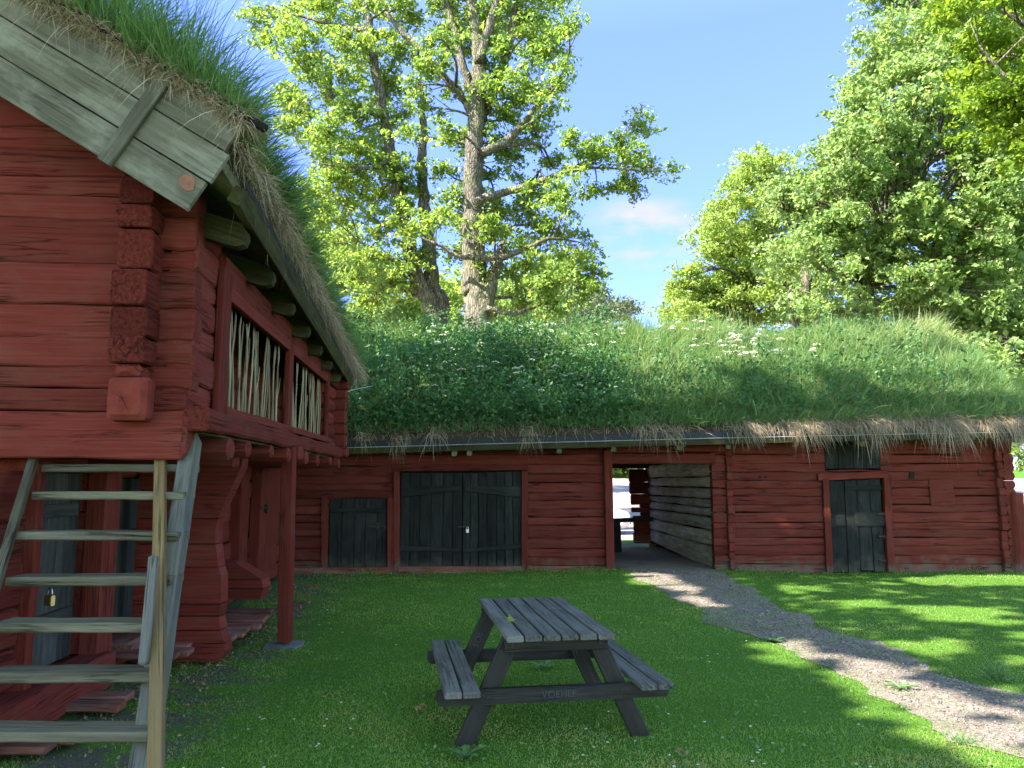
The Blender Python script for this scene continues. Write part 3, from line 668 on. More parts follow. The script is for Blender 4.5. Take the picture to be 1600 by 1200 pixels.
# frames
def vtrim(mb, px0, px1, pyt, pyb, px0b=None, px1b=None, proud=.045):
    x0, x1 = bx(px0, pyt), bx(px1, pyt); y0, y1 = bx(px0b or px0, pyb), bx(px1b or px1, pyb)
    mb.beam([(y0 + y1) / 2, BY - proud / 2, bz(pyb)], [(x0 + x1) / 2, BY - proud / 2, bz(pyt)], x1 - x0, proud + .06, up=NF, nseg=4, wob=.003, c=.006)
for a_ in ((606, 616, 778, 893, None, None, .045), (616, 625, 737, 893, None, None, .06), (815, 825, 736, 890, None, None, .045), (503, 512, 775, 897, None, None, .02), (1283, 1293, 748, 898, 1290, 1300, .045), (1378, 1389, 741, 893, 1386, 1395, .045)):
    mb = MB(); vtrim(mb, *a_); mb.build('door_frame', M['redbarn'], barn)
mb = MB(); mb.beam([ddX[0] - .12, BY - .02, bz(733)], [ddX[1] + .12, BY - .02, bz(731)], .1, .09, nseg=5, wob=.005, c=.01)
mb.build('door_frame', M['redbarn'], barn)
mb = MB(); mb.beam([bx(1281), BY - .022, bz(746)], [bx(1391), BY - .022, bz(741)], .1, .12, nseg=4, wob=.004, c=.008)
mb.build('door_frame', M['redbarn'], barn)
# doors of tarred planks with tapered battens
def plank_door(name, xs_t, xs_b, zt, zb, n, battens, back=.02, rag=.03, m=None):
    mb = MB(); ws = np.array([random.uniform(.8, 1.25) for _ in range(n)]); ws = np.concatenate([[0], np.cumsum(ws)]) / ws.sum()
    for i in range(n):
        ta, tb = xs_t[0] + (xs_t[1] - xs_t[0]) * ws[i], xs_t[0] + (xs_t[1] - xs_t[0]) * ws[i + 1]
        ba, bb = xs_b[0] + (xs_b[1] - xs_b[0]) * ws[i], xs_b[0] + (xs_b[1] - xs_b[0]) * ws[i + 1]
        dy = random.uniform(-.004, .004); z1 = zt[0] + (zt[1] - zt[0]) * (ws[i] + ws[i + 1]) / 2
        mb.beam([(ba + bb) / 2, BY + back + dy, zb + random.uniform(-rag, rag)], [(ta + tb) / 2, BY + back + dy, z1], tb - ta - .009, .035, up=NF, nseg=5, wob=.002, c=.004)
    d = mb.build(name, m or M['tar'], barn)
    for (xa, za, xb, zb_, h, tp) in battens:
        mb = MB(); mb.beam([xa, BY + back - .036, za], [xb, BY + back - .036, zb_], .036, h, nseg=5, wob=.002, c=.006, taper=tp); mb.build('batten', m or M['tar'], d)
    return d
mid = bx(722)
dsm = plank_door('small_door', (sdX[0] + .01, sdX[1] - .01), (sdX[0] + .01, sdX[1] - .01), (bz(779), bz(779)), .02, 5, [(sdX[0] + .03, bz(797), sdX[1] - .03, bz(797), .07, 1), (sdX[0] + .02, bz(888), sdX[1] - .1, bz(889), .05, 1)])
mb = MB(); q = np.array([bx(590), BY - .03, bz(823)])
mb.beam(q - UX * .16, q + UX * .2, .015, .03, c=.004); mb.beam(q + UX * .0 - Z * .05, q + UX * .0 + Z * .06, .02, .06, up=UX, c=.01); mb.beam(q + UX * .12 - Z * .05, q + UX * .12 + Z * .05, .02, .05, up=UX, c=.01)
mb.build('hasp', M['iron'], dsm)
dl = plank_door('door_leaf', (ddX[0] + .01, mid - .006), (ddX[0] + .01, mid - .006), (bz(739), bz(739)), .06, 6, [(ddX[0] + .02, bz(769), mid - .03, bz(763), .19, .5), (ddX[0] + .02, bz(856), mid - .03, bz(859), .1, .6)])
dr = plank_door('door_leaf', (mid + .006, ddX[1] - .01), (mid + .006, ddX[1] + .02), (bz(740), bz(736)), .05, 7, [(ddX[1] - .02, bz(769), mid + .05, bz(764), .19, .5), (ddX[1] - .02, bz(853), mid + .05, bz(861), .1, .6)])
mb = MB(); q = np.array([bx(727), BY - .035, bz(823)]); mb.beam(q - UX * .13, q + UX * .06, .012, .022, c=.003); mb.build('hasp', M['iron'], dr)
mb = MB(); q2 = q + np.array([.04, -.02, -.07]); mb.beam(q2 - Z * .035, q2 + Z * .03, .05, .022, up=NF, c=.005)
pad2 = mb.build('padlock', M['steel']); tag(pad2, 'small grey padlock hanging on the wide dark double door of the barn', 'padlock')
mb = MB(); mb.tube([q2 + UX * .018 * math.cos(a) + Z * (.03 + .045 * max(0, math.sin(a))) for a in np.linspace(0, math.pi, 8)], .005, n=6); mb.build('shackle', M['steel'], pad2)
dR = plank_door('side_door', (bx(1293, 754), bx(1376, 754)), (bx(1299, 897), bx(1385, 897)), (bz(752), bz(748)), .0, 4, [])
for (pa_, pb_, py_, hh_) in ((1320, 1377, 763, .10), (1296, 1320, 812, .26), (1335, 1380, 811, .25)):
    mb = MB(); mb.beam([bx(pa_, py_), BY - .006, bz(py_)], [bx(pb_, py_), BY - .006, bz(py_ - 1)], .02, hh_, c=.003, nseg=3, wob=.003); mb.build('patch_board', M['tar'], dR)
for py in (803, 838, 876):
    mb = MB(); mb.beam([bx(1372), BY - .03, bz(py)], [bx(1384), BY - .03, bz(py)], .02, .03, c=.004); mb.build('hinge', M['iron'], dR)
mb = MB(); mb.beam([bx(1292), BY - .06, bz(801)], [bx(1299), BY - .06, bz(803)], .02, .02, c=.004); mb.build('latch', M['iron'], dR)
plank_door('hatch', hatX, hatX, (2.5, 2.5), bz(732), 4, [(bx(1345), bz(716), bx(1382), bz(716), .02, 1)], rag=.004, back=.0)
mb = MB(); mb.beam([bx(1457), BY - .012, bz(770)], [bx(1495), BY - .012, bz(769)], .05, bz(750) - bz(790), c=.005, nseg=2); mb.build('patch_board', M['redbarn'], barn)
for px, py, w_, h_ in ((1424, 743, .085, .12), (1187, 745, .035, .035), (1196, 745, .035, .035), (1393, 763, .035, .035), (905, 806, .035, .035)):
    mb = MB(); mb.box([bx(px, py), BY - .018, bz(py)], (w_, .02, h_)); mb.build('peg_hole', M['dark'], barn)
mb = MB(); mb.box([bx(1541), BY - .03, bz(742)], (.1, .02, .025)); mb.box([bx(1537), BY - .03, bz(738)], (.02, .02, .09)); mb.build('iron_hook', M['iron'], barn)
# passage walls, floor joists above, back walls
mb = MB(); pa, pb = np.array([xr0 + .07, BY + .12, 0]), np.array([3.44, 19.55, 0]); Uq = nrm(pb - pa); Ln_ = np.linalg.norm(pb - pa)
zz = [(-.05, .42), (.42, .70), (.70, .96), (.96, 1.13), (1.13, 1.30), (1.30, 1.50), (1.50, 1.72), (1.72, 2.02)]
zf = [(.13, .42), (.42, .69), (.69, .93), (.93, 1.12), (1.12, 1.27), (1.27, 1.50), (1.50, 1.70), (1.70, 2.02)]
for (a, b), (a2, b2) in zip(zz, zf):
    mb.beam(pa + Z * (a + b) / 2 + UX * (.08 + random.uniform(-.025, .025)), pb + Z * (a2 + b2) / 2 + UX * (.08 + random.uniform(-.02, .02)), .16, b - a - .022, nseg=14, wob=.014, wobs=.010, bulge=.015, c=.028, taper=(b2 - a2) / (b - a))
mb.build('passage_wall', M['pale'], barn)
mb = MB(); log_wall(mb, [xp1 - .02, BY + .1, 0], [0, 1, 0], [1, 0, 0], zsL[:12] + [2.02], 0, 5.3, .17, seg=.6)
log_wall(mb, [0, 19.65, 0], UX, [0, 1, 0], zsL, XL, xp1, .17, seg=1.5)
log_wall(mb, [0, 19.65, 0], UX, [0, 1, 0], zsR, 3.44, XE, .17, seg=1.5)
log_wall(mb, [XE, 0, 0], [0, 1, 0], [1, 0, 0], zsR, BY - .1, 19.8, .17, seg=.6)
log_wall(mb, [XL, 0, 0], [0, 1, 0], [-1, 0, 0], zsR, BY, 19.7, .17, seg=2)
z = 0
for h, x in ((.28, 3.02), (.3, 3.03), (.1, 3.01), (.09, 3.2), (.12, 2.98), (.06, 3.18), (.27, 2.97), (.3, 2.94), (.32, 2.93)):
    mb.beam([x + .02, 19.55, z + h / 2 + .08], [3.5, 19.55, z + h / 2 + .08], .17, h, c=.03, endc=.02, nseg=2, wob=.006); z += h
mb.beam([xp1, 19.5, 2.06], [3.5, 19.5, 2.06], .2, .24, c=.02)
mb.beam([xp1 - .2, 19.62, 2.38], [3.7, 19.62, 2.38], .16, .42, c=.01)
mb.build('rear_wall', M['redbarn'], barn)
mb = MB()
for i in range(20): mb.beam([xp1 - .02, BY + .25 + i * .27, 2.12], [xr0 + .1, BY + .25 + i * .27, 2.12], .262, .04, c=.004)
mb.build('loft_floor', M['greydark'], barn)
mb = MB(); mb.beam([xp1 - .2, BY + .26, 2.3], [xr0 + .35, BY + .26, 2.3], .02, .7, c=.001); mb.build('gap_blocker', M['dark'], barn)  # dark board added over the passage, closes the bright gap above the lintel
mb = MB(); mb.beam(pa + UX * .21 + Z * 1.0 + nrm(pb - pa) * .1, pb + UX * .21 + Z * 1.0, .02, 2.1, c=.001); mb.build('gap_blocker', M['dark'], barn)  # dark backing added so the gaps between passage logs stay dark
# roof
EP = [(-8.2, 2.17), (-2.9, 2.22), (1.7, 2.34), (5.0, 2.42), (9.5, 2.51)]
FY = 13.62
def ez(x): return np.interp(x, [p[0] for p in EP], [p[1] for p in EP])
mb = MB(); mw = MB(); mg = MB()
for (xa, za), (xb, zb) in zip(EP[:-1], EP[1:]):
    mb.beam([xa, FY, za - .06], [xb + (.25 if xb > 9 else 0), FY, zb - .06], .035, .105, c=.005, nseg=6, wob=.004)
    mg.beam([xa, FY + .03, za + .055], [xb, FY + .03, zb + .055], .05, .13, c=.01, nseg=8, wob=.008)
    mw.tube([[xa, FY - .022, za - .004], [(xa + xb) / 2, FY - .022, (za + zb) / 2 - .001], [xb + .02, FY - .022, zb - .004]], .006, n=5)
mb.build('fascia_board', M['eave'], barn); mg.build('roofing_felt', M['gutter'], barn); mw.build('metal_edge', M['wire'], barn)
for px in (712, 735, 872, 955, 1055, 1130, 1335, 1572):
    x = bx(px); mb = MB(); mb.beam([x, FY + .02, ez(x) - .15], [x, BY + .6, ez(x) + .16], .09, .10, c=.012); mb.build('rafter_tail', M['greydark'], barn)
def roofp(x, t, h):
    """t 0 eave .. 1 ridge"""
    x = np.asarray(x, float); t = np.asarray(t, float); z0 = ez(x) + .02
    return np.stack([x + 0 * t, FY + .04 + t * 3.28, z0 + t * (4.55 + .012 * x - z0) + h], -1)
mb = MB()
xs = [-8.2, -2.9, 1.7, 5.0, 9.5]
for xa, xb in zip(xs[:-1], xs[1:]):
    p = [roofp(xa, 0, 0), roofp(xb, 0, 0), roofp(xb, 1, 0), roofp(xa, 1, 0)]
    slab(mb, *p, (0, 0, -.06))
    r = [p[3], p[2], p[2] * [1, 0, 1] + [0, 20.3, 0], p[3] * [1, 0, 1] + [0, 20.3, 0]]; r[2][2] -= 2.1; r[3][2] -= 2.1
    slab(mb, *r, (0, 0, -.06))
mb.build('roof_deck', M['greydark'], barn)
mb = MB()
for xa, xb in zip(xs[:-1], xs[1:]):
    p = [roofp(xa, .03, .20), roofp(xb, .03, .20), roofp(xb, 1, .22), roofp(xa, 1, .22)]
    slab(mb, *p, (0, 0, -.19))
    r = [p[3], p[2], p[2] * [1, 0, 1] + [0, 20.2, 0], p[3] * [1, 0, 1] + [0, 20.2, 0]]; r[2][2] -= 2.1; r[3][2] -= 2.1
    slab(mb, *r, (0, 0, -.19))
mb.build('turf', M['soil'], barn)
mb = MB()
for s_ in (1, -1):
    p0 = np.array([XE - .02, 16.92, 4.45]); p1 = np.array([XE - .02, 16.92 - s_ * 3.0, 2.5])
    mb.prism([(0, 0), (-s_ * 2.7, 0), (0, 1.95)], [XE - .1, 16.92, 2.5], [0, 1, 0], Z, UX, .06)
mb.build('gable_boards', M['redbarn'], barn)
# ---- vegetation on the barn roof
n = 115000; x = RNG.uniform(-5.0, 9.5, n); t = RNG.uniform(0, 1.06, n)
gap = vnoise(x, t * 3.5, .26, 81) * .6 + vnoise(x, t * 3.5, .6, 82) * .4; keep = RNG.random(n) < np.where(x < 2.0, .42 + .3 * (t > .55), 1.0) * np.clip((gap - .22) * 5, .12, 1); x, t = x[keep], t[keep]; n = len(x)
P = roofp(x, np.minimum(t, 1), .20); P[:, 1] += np.clip(t - 1, 0, 1) * 6
cl = vnoise(x, t * 3.5, .55, 4)
D = np.stack([RNG.normal(.08, .46, n) + (vnoise(x, t * 4, .35, 8) - .5) * .8, RNG.normal(-.28, .42, n) + (vnoise(x, t * 4, .35, 28) - .5) * .7, 1.0 + 0 * x], 1)
cl2 = vnoise(x, t * 3.5, 1.5, 44); Ln = RNG.uniform(.20, .66, n) * (.30 + .75 * cl + 1.05 * cl2) * np.where(t < .12, .7, 1)
dryness = .16 * (x > 5.2) * (t < .2) + .25 * np.clip((x - 7.5) / 2, 0, 1) * (t > .75)
tint = np.clip(RNG.beta(2.4, 2.6, n) * .85 + dryness + .16 * np.clip((x - .5) / 2, 0, 1) * np.clip(t * 1.5, .4, 1) + .15 * (vnoise(x, t * 4, .8, 5) - .5), 0, 1)
gr = blades('roof_grass', P, D, Ln, RNG.uniform(.006, .019, n), RNG.uniform(.1, .8, n), tint, M['grassroof'], nseg=3)
tag(gr, 'tall green grass covering the roof of the long barn', 'grass', kind='stuff')
n = 6000; x = RNG.uniform(-3.5, 9.4, n); t = RNG.uniform(.1, 1.02, n); k = vnoise(x, t * 3.5, .8, 91) > .38; x, t = x[k], t[k]; n = len(x)
P = roofp(x, np.minimum(t, 1), .2); D = np.stack([RNG.normal(.06, .22, n), RNG.normal(-.16, .22, n), np.ones(n)], 1)
sk = blades('seed_stalks', P, D, RNG.uniform(.4, .8, n) * (.55 + .9 * vnoise(x, t * 3.5, .9, 92)), .011, RNG.uniform(.05, .5, n), np.clip(RNG.beta(3, 2, n) * .6 + .4, 0, 1), M['grassroof'], nseg=3)
tag(sk, 'tall pale seeding grass stalks standing above the barn roof turf', 'grass stalks', kind='stuff')
# broad arching grass leaves in loose tussocks
nt_ = 420; xt = RNG.uniform(.6, 9.3, nt_); tt_ = RNG.uniform(.03, 1.0, nt_); x = np.repeat(xt, 16) + RNG.normal(0, .06, nt_ * 16); t = np.clip(np.repeat(tt_, 16) + RNG.normal(0, .015, nt_ * 16), 0, 1.02); n = len(x)
P = roofp(x, t, .2); D = np.stack([RNG.normal(.05, .55, n), RNG.normal(-.3, .5, n), np.ones(n)], 1)
bl = blades('broad_grass', P, D, RNG.uniform(.3, .75, n) * np.repeat(RNG.uniform(.6, 1.25, nt_), 16), RNG.uniform(.014, .026, n), RNG.uniform(.2, .95, n), np.clip(np.repeat(RNG.uniform(.25, .8, nt_), 16) + RNG.normal(0, .1, n), 0, 1), M['grassroof'], nseg=4)
tag(bl, 'loose tussocks of broad arching grass leaves on the right of the barn roof', 'grass tussocks', kind='stuff')
# leafy herbs: shoots with tiers of leaves
def shoots(ns, xr, tr, hmin, hmax, dens, seed):
    g = np.random.default_rng(seed); x = g.uniform(*xr, ns); t = g.uniform(*tr, ns)
    k = g.random(ns) < dens(x, t); x, t = x[k], t[k]; ns = len(x)
    base = roofp(x, t, .18); h = g.uniform(hmin, hmax, ns) * (.45 + .95 * vnoise(x, t * 3.5, .9, 6))
    lean = np.stack([g.normal(0, .18, ns), g.normal(-.28, .15, ns), np.ones(ns)], 1)
    m = 15; tt = g.random((ns, m)) ** .7; rad = .13 * (1.15 - tt * .6)
    ang = g.uniform(0, 6.28, (ns, m))
    P = base[:, None] + lean[:, None] * (h[:, None] * tt)[..., None] + np.stack([np.cos(ang) * rad, np.sin(ang) * rad, g.normal(0, .02, (ns, m))], -1)
    return P.reshape(-1, 3), base, lean, h
dn = lambda x, t: np.where(x < 2.2, np.where(t < .72, 1.0, .55), .12 * (t < .6) + .05) * (.55 + .75 * (vnoise(x, t * 3.5, 1.0, 2) > .35))
P, base, lean, h = shoots(6200, (-5, 8.5), (.02, 1.02), .22, .92, dn, 3)
hb = leaves('roof_herbs', P, RNG.uniform(.05, .105, len(P)), np.clip(RNG.beta(2, 3, len(P)), 0, 1), M['herb'], aspect=.6, bias=.5)
tag(hb, 'dense leafy weeds growing on the left half of the barn roof', 'weeds', kind='stuff')
# white umbels
g = np.random.default_rng(9); fl = []
for (x0, x1, t0, t1, cnt) in ((-2.1, .9, .3, .9, 100), (-2.6, 1.5, .1, .6, 34), (3.2, 6.2, .5, .95, 50), (.5, 4, .5, .9, 26), (4.2, 5.6, .45, .75, 30)):
    for _ in range(cnt): fl.append((g.uniform(x0, x1), g.uniform(t0, t1)))
fl = np.array(fl); c0 = roofp(fl[:, 0], fl[:, 1], .2); hh = g.uniform(.30, .62, len(fl)); c1 = c0 + np.stack([g.normal(0, .08, len(fl)), g.normal(-.14, .06, len(fl)), hh], 1)
m = 26; rr = .078 * np.sqrt(g.random((len(fl), m))); an = g.uniform(0, 6.28, (len(fl), m))
PP = c1[:, None] + np.stack([np.cos(an) * rr, np.sin(an) * rr, .012 - rr * rr * 5], -1)
V1, T1 = leaf_arrays(PP.reshape(-1, 3), g.uniform(.016, .03, len(fl) * m), bias=1.6, aspect=.9)
um = tri_mesh('cow_parsley', V1, T1, np.repeat(g.random(len(fl) * m), 2), M['petal'])
tag(um, 'white cow parsley flower heads among the weeds on the barn roof', 'flowers', kind='stuff')
V2, T2, q = blade_arrays(c0, c1 - c0, np.linalg.norm(c1 - c0, axis=1), .008, 0.0, 2)
ul = tri_mesh('flower_stems', V2, T2, np.full(len(T2), .5), M['herb']); tag(ul, 'thin green stems under the white flower heads on the barn roof', 'flower stems', kind='stuff')
# straw fringe hanging over the barn eave
n = 24000; x = RNG.uniform(-3.2, 9.5, n); tuft = vnoise(x, x * 0, .33, 7); big = np.clip((x - 3.6) / 2, 0, 1)
k = RNG.random(n) < np.where(big > 0, .04 + .9 * big ** .8, 0.0) + (tuft > .66) * .32 * (1 - big) + .03; x = x[k]; n = len(x); tuft = tuft[k]; big = big[k]
P = roofp(x, RNG.uniform(-.01, .08, n), RNG.uniform(.06, .24, n) + .03 * big)
D = np.stack([RNG.normal(.10, .42, n) + (vnoise(x, x * 0, .16, 27) - .5) * 1.1, RNG.normal(-.72, .28, n), RNG.normal(-.12, .42, n)], 1)
tuft = tuft * .55 + .45 * vnoise(x, x * 0, .12, 17); Ln = RNG.uniform(.08, .36, n) * (.25 + 1.25 * tuft ** 1.3 + 1.5 * big * tuft ** 2)
st = blades('dry_grass', P, D, Ln, .0095, RNG.uniform(.4, 1.15, n), RNG.random(n), M['straw'], nseg=3)
tag(st, 'dry straw fringe hanging over the eave of the long barn', 'straw', kind='stuff')
# wire from the storehouse corner to the barn
mb = MB(); mb.tube([W(541, 612, 11.7), W(562, 607, 12.6), W(583, 603, 13.7)], .008, n=5); wr = mb.build('cable', M['wire']); tag(wr, 'thin pale cable strung from the storehouse corner to the barn roof', 'cable')
# ================================================================== stairs up to the gallery
stair = tag(empty('wooden_stairs', (-2.4, 4.4, 0)), 'steep weathered grey wooden stairs leading up under the log gable', 'stairs')
tr_py = [727, 770, 833, 902, 975, 1052, 1145, 1252]
tr_Y = [5.10, 4.92, 4.73, 4.54, 4.35, 4.16, 3.97, 3.78]
tr_r = [296, 288, 279, 268, 252, 236, 233, 222]
tr_l = [66, 50, 24, 8, -12, -30, -52, -80]
for i in range(8):
    pr, pl = W(tr_r[i], tr_py[i], tr_Y[i]), W(tr_l[i], tr_py[i] + random.uniform(-2, 2), tr_Y[i] + .01)
    pr[1] += .085; pl[1] += .085; pr[2] -= .02; pl[2] -= .02
    mb = MB(); mb.beam(pl, pr, .19, .052, nseg=10, wob=.0025, wobs=.004, c=.008, endc=.006)
    mb.build('tread', M['stair'], stair)
mb = MB(); mb.beam(W(300, 686, 5.31), W(217, 1240, 3.95), .10, .13, up=(0, -.8, .6), nseg=12, wob=.003, c=.008); mb.build('stringer', M['stairblue'], stair)
mb = MB(); mb.beam(W(57, 700, 5.14), W(-92, 1200, 3.84), .05, .05, up=(0, -.8, .6), nseg=12, wob=.003, c=.008); mb.build('stringer', M['stair'], stair)
mb = MB(); mb.beam(W(251, 718, 5.13), W(243, 1260, 3.66), .066, .06, up=(0, -.8, .6), nseg=12, wob=.002, c=.004)
mb.build('front_rail', M['stairyellow'], stair)
mb = MB(); mb.beam(W(240, 868, 4.46), W(224, 1040, 4.09), .05, .03, up=(0, -.8, .6), nseg=3, c=.006, endc=.012); mb.build('side_strip', M['stairblue'], stair)
# ================================================================== picnic table
TC = np.array([.187, 5.66, 0]); TY = math.radians(9)
tx = np.array([math.cos(TY), math.sin(TY), 0]); ty = np.array([-math.sin(TY), math.cos(TY), 0])
def tp(x, y, z): return TC + tx * x + ty * y + Z * z
table = tag(empty('picnic_table', tuple(TC)), 'dark weathered wooden picnic table with two attached benches on the lawn', 'picnic table')
mb = MB()
for i in range(6):
    x = (i - 2.5) * .1155; e = random.uniform(-.006, .006)
    mb.beam(tp(x, -.765 + e, .682), tp(x, .765 + random.uniform(-.006, .006), .682), .104, .036, nseg=8, wob=.0012, c=.006)
mb.build('tabletop', M['tabletop'], table)
for s_ in (-1, 1):
    mb = MB()
    for k in (0, 1): mb.beam(tp(s_ * (.555 + .113 * k), -.775, .368), tp(s_ * (.555 + .113 * k), .765, .368), .104, .036, nseg=8, wob=.0012, c=.006)
    mb.build('seat', M['tabletop'], table)
legs = {}
for e in (-1, 1):
    mb = MB(); mb.beam(tp(-.335, e * .60, .618), tp(.335, e * .60, .618), .04, .09, nseg=3, wob=.001, c=.004); mb.build('top_bearer', M['tableframe'], table)
    mb = MB()
    pts = [(-.73, .255), (-.755, .285), (-.755, .348), (.755, .348), (.755, .285), (.73, .255)]
    mb.prism(pts, tp(0, e * .565 - .02, 0), tx, Z, ty, .042); bb = mb.build('seat_bearer', M['tableframe'], table)
    if e < 0: sb_ = bb
    for s_ in (-1, 1):
        mb = MB(); mb.beam(tp(s_ * .585, e * .515, -.02), tp(s_ * .265, e * .515, .655), .115, .045, up=ty, nseg=4, wob=.001, c=.004)
        legs[(e, s_)] = mb.build('leg', M['tableframe'], table)
M['scratch'] = plain_mat('scratched_wood', (.028, .029, .029), (.055, .056, .054), scale=60, rough=.9)
text_mesh('carving', 'VOEHEF', .062, sb_, M['scratch'], frame(tp(.02, -.589, .300), tx, Z, -ty))
ld = nrm(tp(-.265, .515, .655) - tp(-.585, .515, -.02)); lx = np.cross(ld, -ty)
text_mesh('carving', 'SOI', .07, legs[(1, -1)], M['scratch'], frame(tp(-.372, .4905, .43), ld, np.cross(-ty, ld), -ty))
for (e, s_), lg in legs.items():
    if e > 0: continue
    for z_ in (.30, .615):
        x_ = s_ * (.585 - (z_ + .02) / .675 * .32); y_ = e * (.588 if z_ < .5 else .622)
        mb = MB(); mb.tube([tp(x_, y_ + .004, z_), tp(x_, y_ - .006, z_)], .011, n=8); mb.build('bolt', M['iron'], lg)
# sprig of leaves lying on the table
g = np.random.default_rng(4); sp = G(797, 970, .701)
P = sp[None] + g.normal(0, 1, (34, 3)) * np.array([.012, .035, .012]); P[:, 2] = np.abs(P[:, 2] - sp[2]) + .706
o = leaves('leaf_sprig', P, g.uniform(.012, .022, 34), g.random(34), M['leafyellow'], bias=.6); tag(o, 'small yellow-green sprig lying on the picnic tabletop', 'sprig')
# ================================================================== rail in the passage
rail = tag(empty('passage_rail', (2.5, 18, 0)), 'dark wooden rail on a post across the far end of the barn passage', 'railing')
p0, p1 = W(940, 814, 18), W(1020, 811, 18.2)
mb = MB(); mb.beam(p0, p1, .09, .10, c=.008, nseg=3, wob=.003); mb.build('rail_bar', M['dark'], rail)
q = W(966, 812, 18.0); mb = MB(); mb.beam([q[0] - .02, q[1] + .02, -.05], [q[0] - .04, q[1] + .02, q[2] - .03], .17, .12, up=(0, 1, 0), c=.012, nseg=3, wob=.004); mb.build('rail_post', M['dark'], rail)
# ================================================================== gate post and picket fence at the right corner
b_ = G(1584, 893); t_ = W(1581, 770, b_[1])
mb = MB(); ks = np.linspace(0, 1, 9)
mb.tube([[b_[0] + .02 * math.sin(k * 5) + (t_[0] - b_[0]) * k, b_[1] - .12, -.1 + (t_[2] + .1) * k] for k in ks], [.155 - .02 * k for k in ks], n=14, rough=.05)
gp = mb.build('gate_post', M['redbarn'], smooth=False); tag(gp, 'thick round red wooden post beside the right corner of the barn', 'post')
fen = tag(empty('picket_fence', (10.2, b_[1] + .1, 0)), 'red picket fence running off from the post at the right of the barn', 'fence')
for i in range(7):
    x = b_[0] + .24 + i * .15; mb = MB(); mb.prism([(-.05, .02), (.05, .02), (.05, 1.2), (0, 1.3), (-.05, 1.2)], [x, b_[1] + .05, 0], UX, Z, [0, 1, 0], .025); mb.build('picket', M['redbarn'], fen)
for z in (.35, 1.0):
    mb = MB(); mb.beam([b_[0] + .05, b_[1] + .1, z], [b_[0] + 1.3, b_[1] + .1, z], .05, .08, c=.006); mb.build('fence_rail', M['redbarn'], fen)
# ================================================================== white car beyond the passage
def car(x_front, y0, ln=4.2):
    root = tag(empty('parked_car', (x_front - ln / 2, y0, 0)), 'white hatchback parked on the sunlit road seen through the barn passage', 'car')
    mp_ = plain_mat('white_car_paint', (.72, .73, .74), (.78, .78, .79), rough=.25, bump=0, spec=.5); gl = plain_mat('car_glass', (.015, .018, .02), (.02, .025, .028), rough=.08, bump=0, spec=.6)
    rb = plain_mat('tyre_rubber', (.012, .012, .012), (.02, .02, .02), rough=.9); rm = plain_mat('alloy', (.45, .45, .46), (.55, .55, .56), rough=.35, metal=.8, bump=0)
    def loft(st):
        mb = MB(); vs = []; fs = []; n = None
        for x, sec in st:
            full = [(y, z) for y, z in sec] + [(-y, z) for y, z in reversed(sec)]; n = len(full)
            vs += [(x_front - x, y0 + y, z) for y, z in full]
        for i in range(len(st) - 1):
            for j in range(n): fs.append((i * n + j, i * n + (j + 1) % n, (i + 1) * n + (j + 1) % n, (i + 1) * n + j))
        fs.append(tuple(reversed(range(n)))); fs.append(tuple(range((len(st) - 1) * n, len(st) * n)))
        mb.add(vs, fs); return mb
    def sec(w, zb, zm, zt, wt): return [(w * .82, zb), (w * .98, zb + .10), (w, zm), (w * .97, zt - .08), (wt, zt)]
    st = [(0.0, sec(.60, .30, .45, .60, .5)), (.06, sec(.74, .24, .45, .66, .6)), (.25, sec(.83, .20, .48, .74, .68)), (.9, sec(.87, .18, .5, .84, .74)), (1.25, sec(.88, .18, .5, .92, .78)), (2.2, sec(.88, .18, .5, .95, .8)), (3.5, sec(.88, .18, .5, .98, .8)), (3.95, sec(.84, .22, .5, .97, .74)), (4.15, sec(.74, .3, .5, .9, .6))]
    loft(st).build('body', mp_, root, smooth=False)
    cab = [(1.05, [(.72, .9), (.70, .91)]), (1.75, [(.76, .93), (.62, 1.38)]), (2.4, [(.77, .94), (.61, 1.45)]), (3.3, [(.77, .95), (.6, 1.42)]), (4.0, [(.70, .95), (.58, 1.05)])]
    loft(cab).build('window', gl, root)
    rf = [(1.7, [(.63, 1.37), (.5, 1.40)]), (2.4, [(.62, 1.445), (.5, 1.475)]), (3.35, [(.61, 1.41), (.5, 1.44)])]
    loft(rf).build('roof', mp_, root)
    for x in (.78, 3.35):
        for s_ in (-1, 1):
            mb = MB(); c_ = np.array([x_front - x, y0 + s_ * .80, .31]); prof = [(.19, .0), (.29, -.08), (.31, 0), (.29, .08)]
            mb.tube([c_ - [0, .10, 0], c_ - [0, .09, 0], c_ + [0, .09, 0], c_ + [0, .10, 0]], [.27, .31, .31, .27], n=20); wh = mb.build('wheel', rb, root)
            mb = MB(); mb.tube([c_ + [0, s_ * .095, 0], c_ + [0, s_ * .115, 0]], [.2, .17], n=16); mb.build('rim', rm, wh)
    hl = plain_mat('headlight_glass', (.55, .57, .6), (.7, .7, .72), rough=.1, bump=0)
    for s_ in (-1, 1):
        mb = MB(); mb.beam([x_front - .05, y0 + s_ * .58, .60], [x_front - .33, y0 + s_ * .78, .66], .06, .12, c=.025, endc=.02); mb.build('headlight', hl, root)
    mb = MB(); mb.beam([x_front + .005, y0 - .5, .36], [x_front + .005, y0 + .5, .36], .04, .1, c=.015); mb.build('grille', rb, root)
car(W(981, 830, 24.2)[0], 24.2)
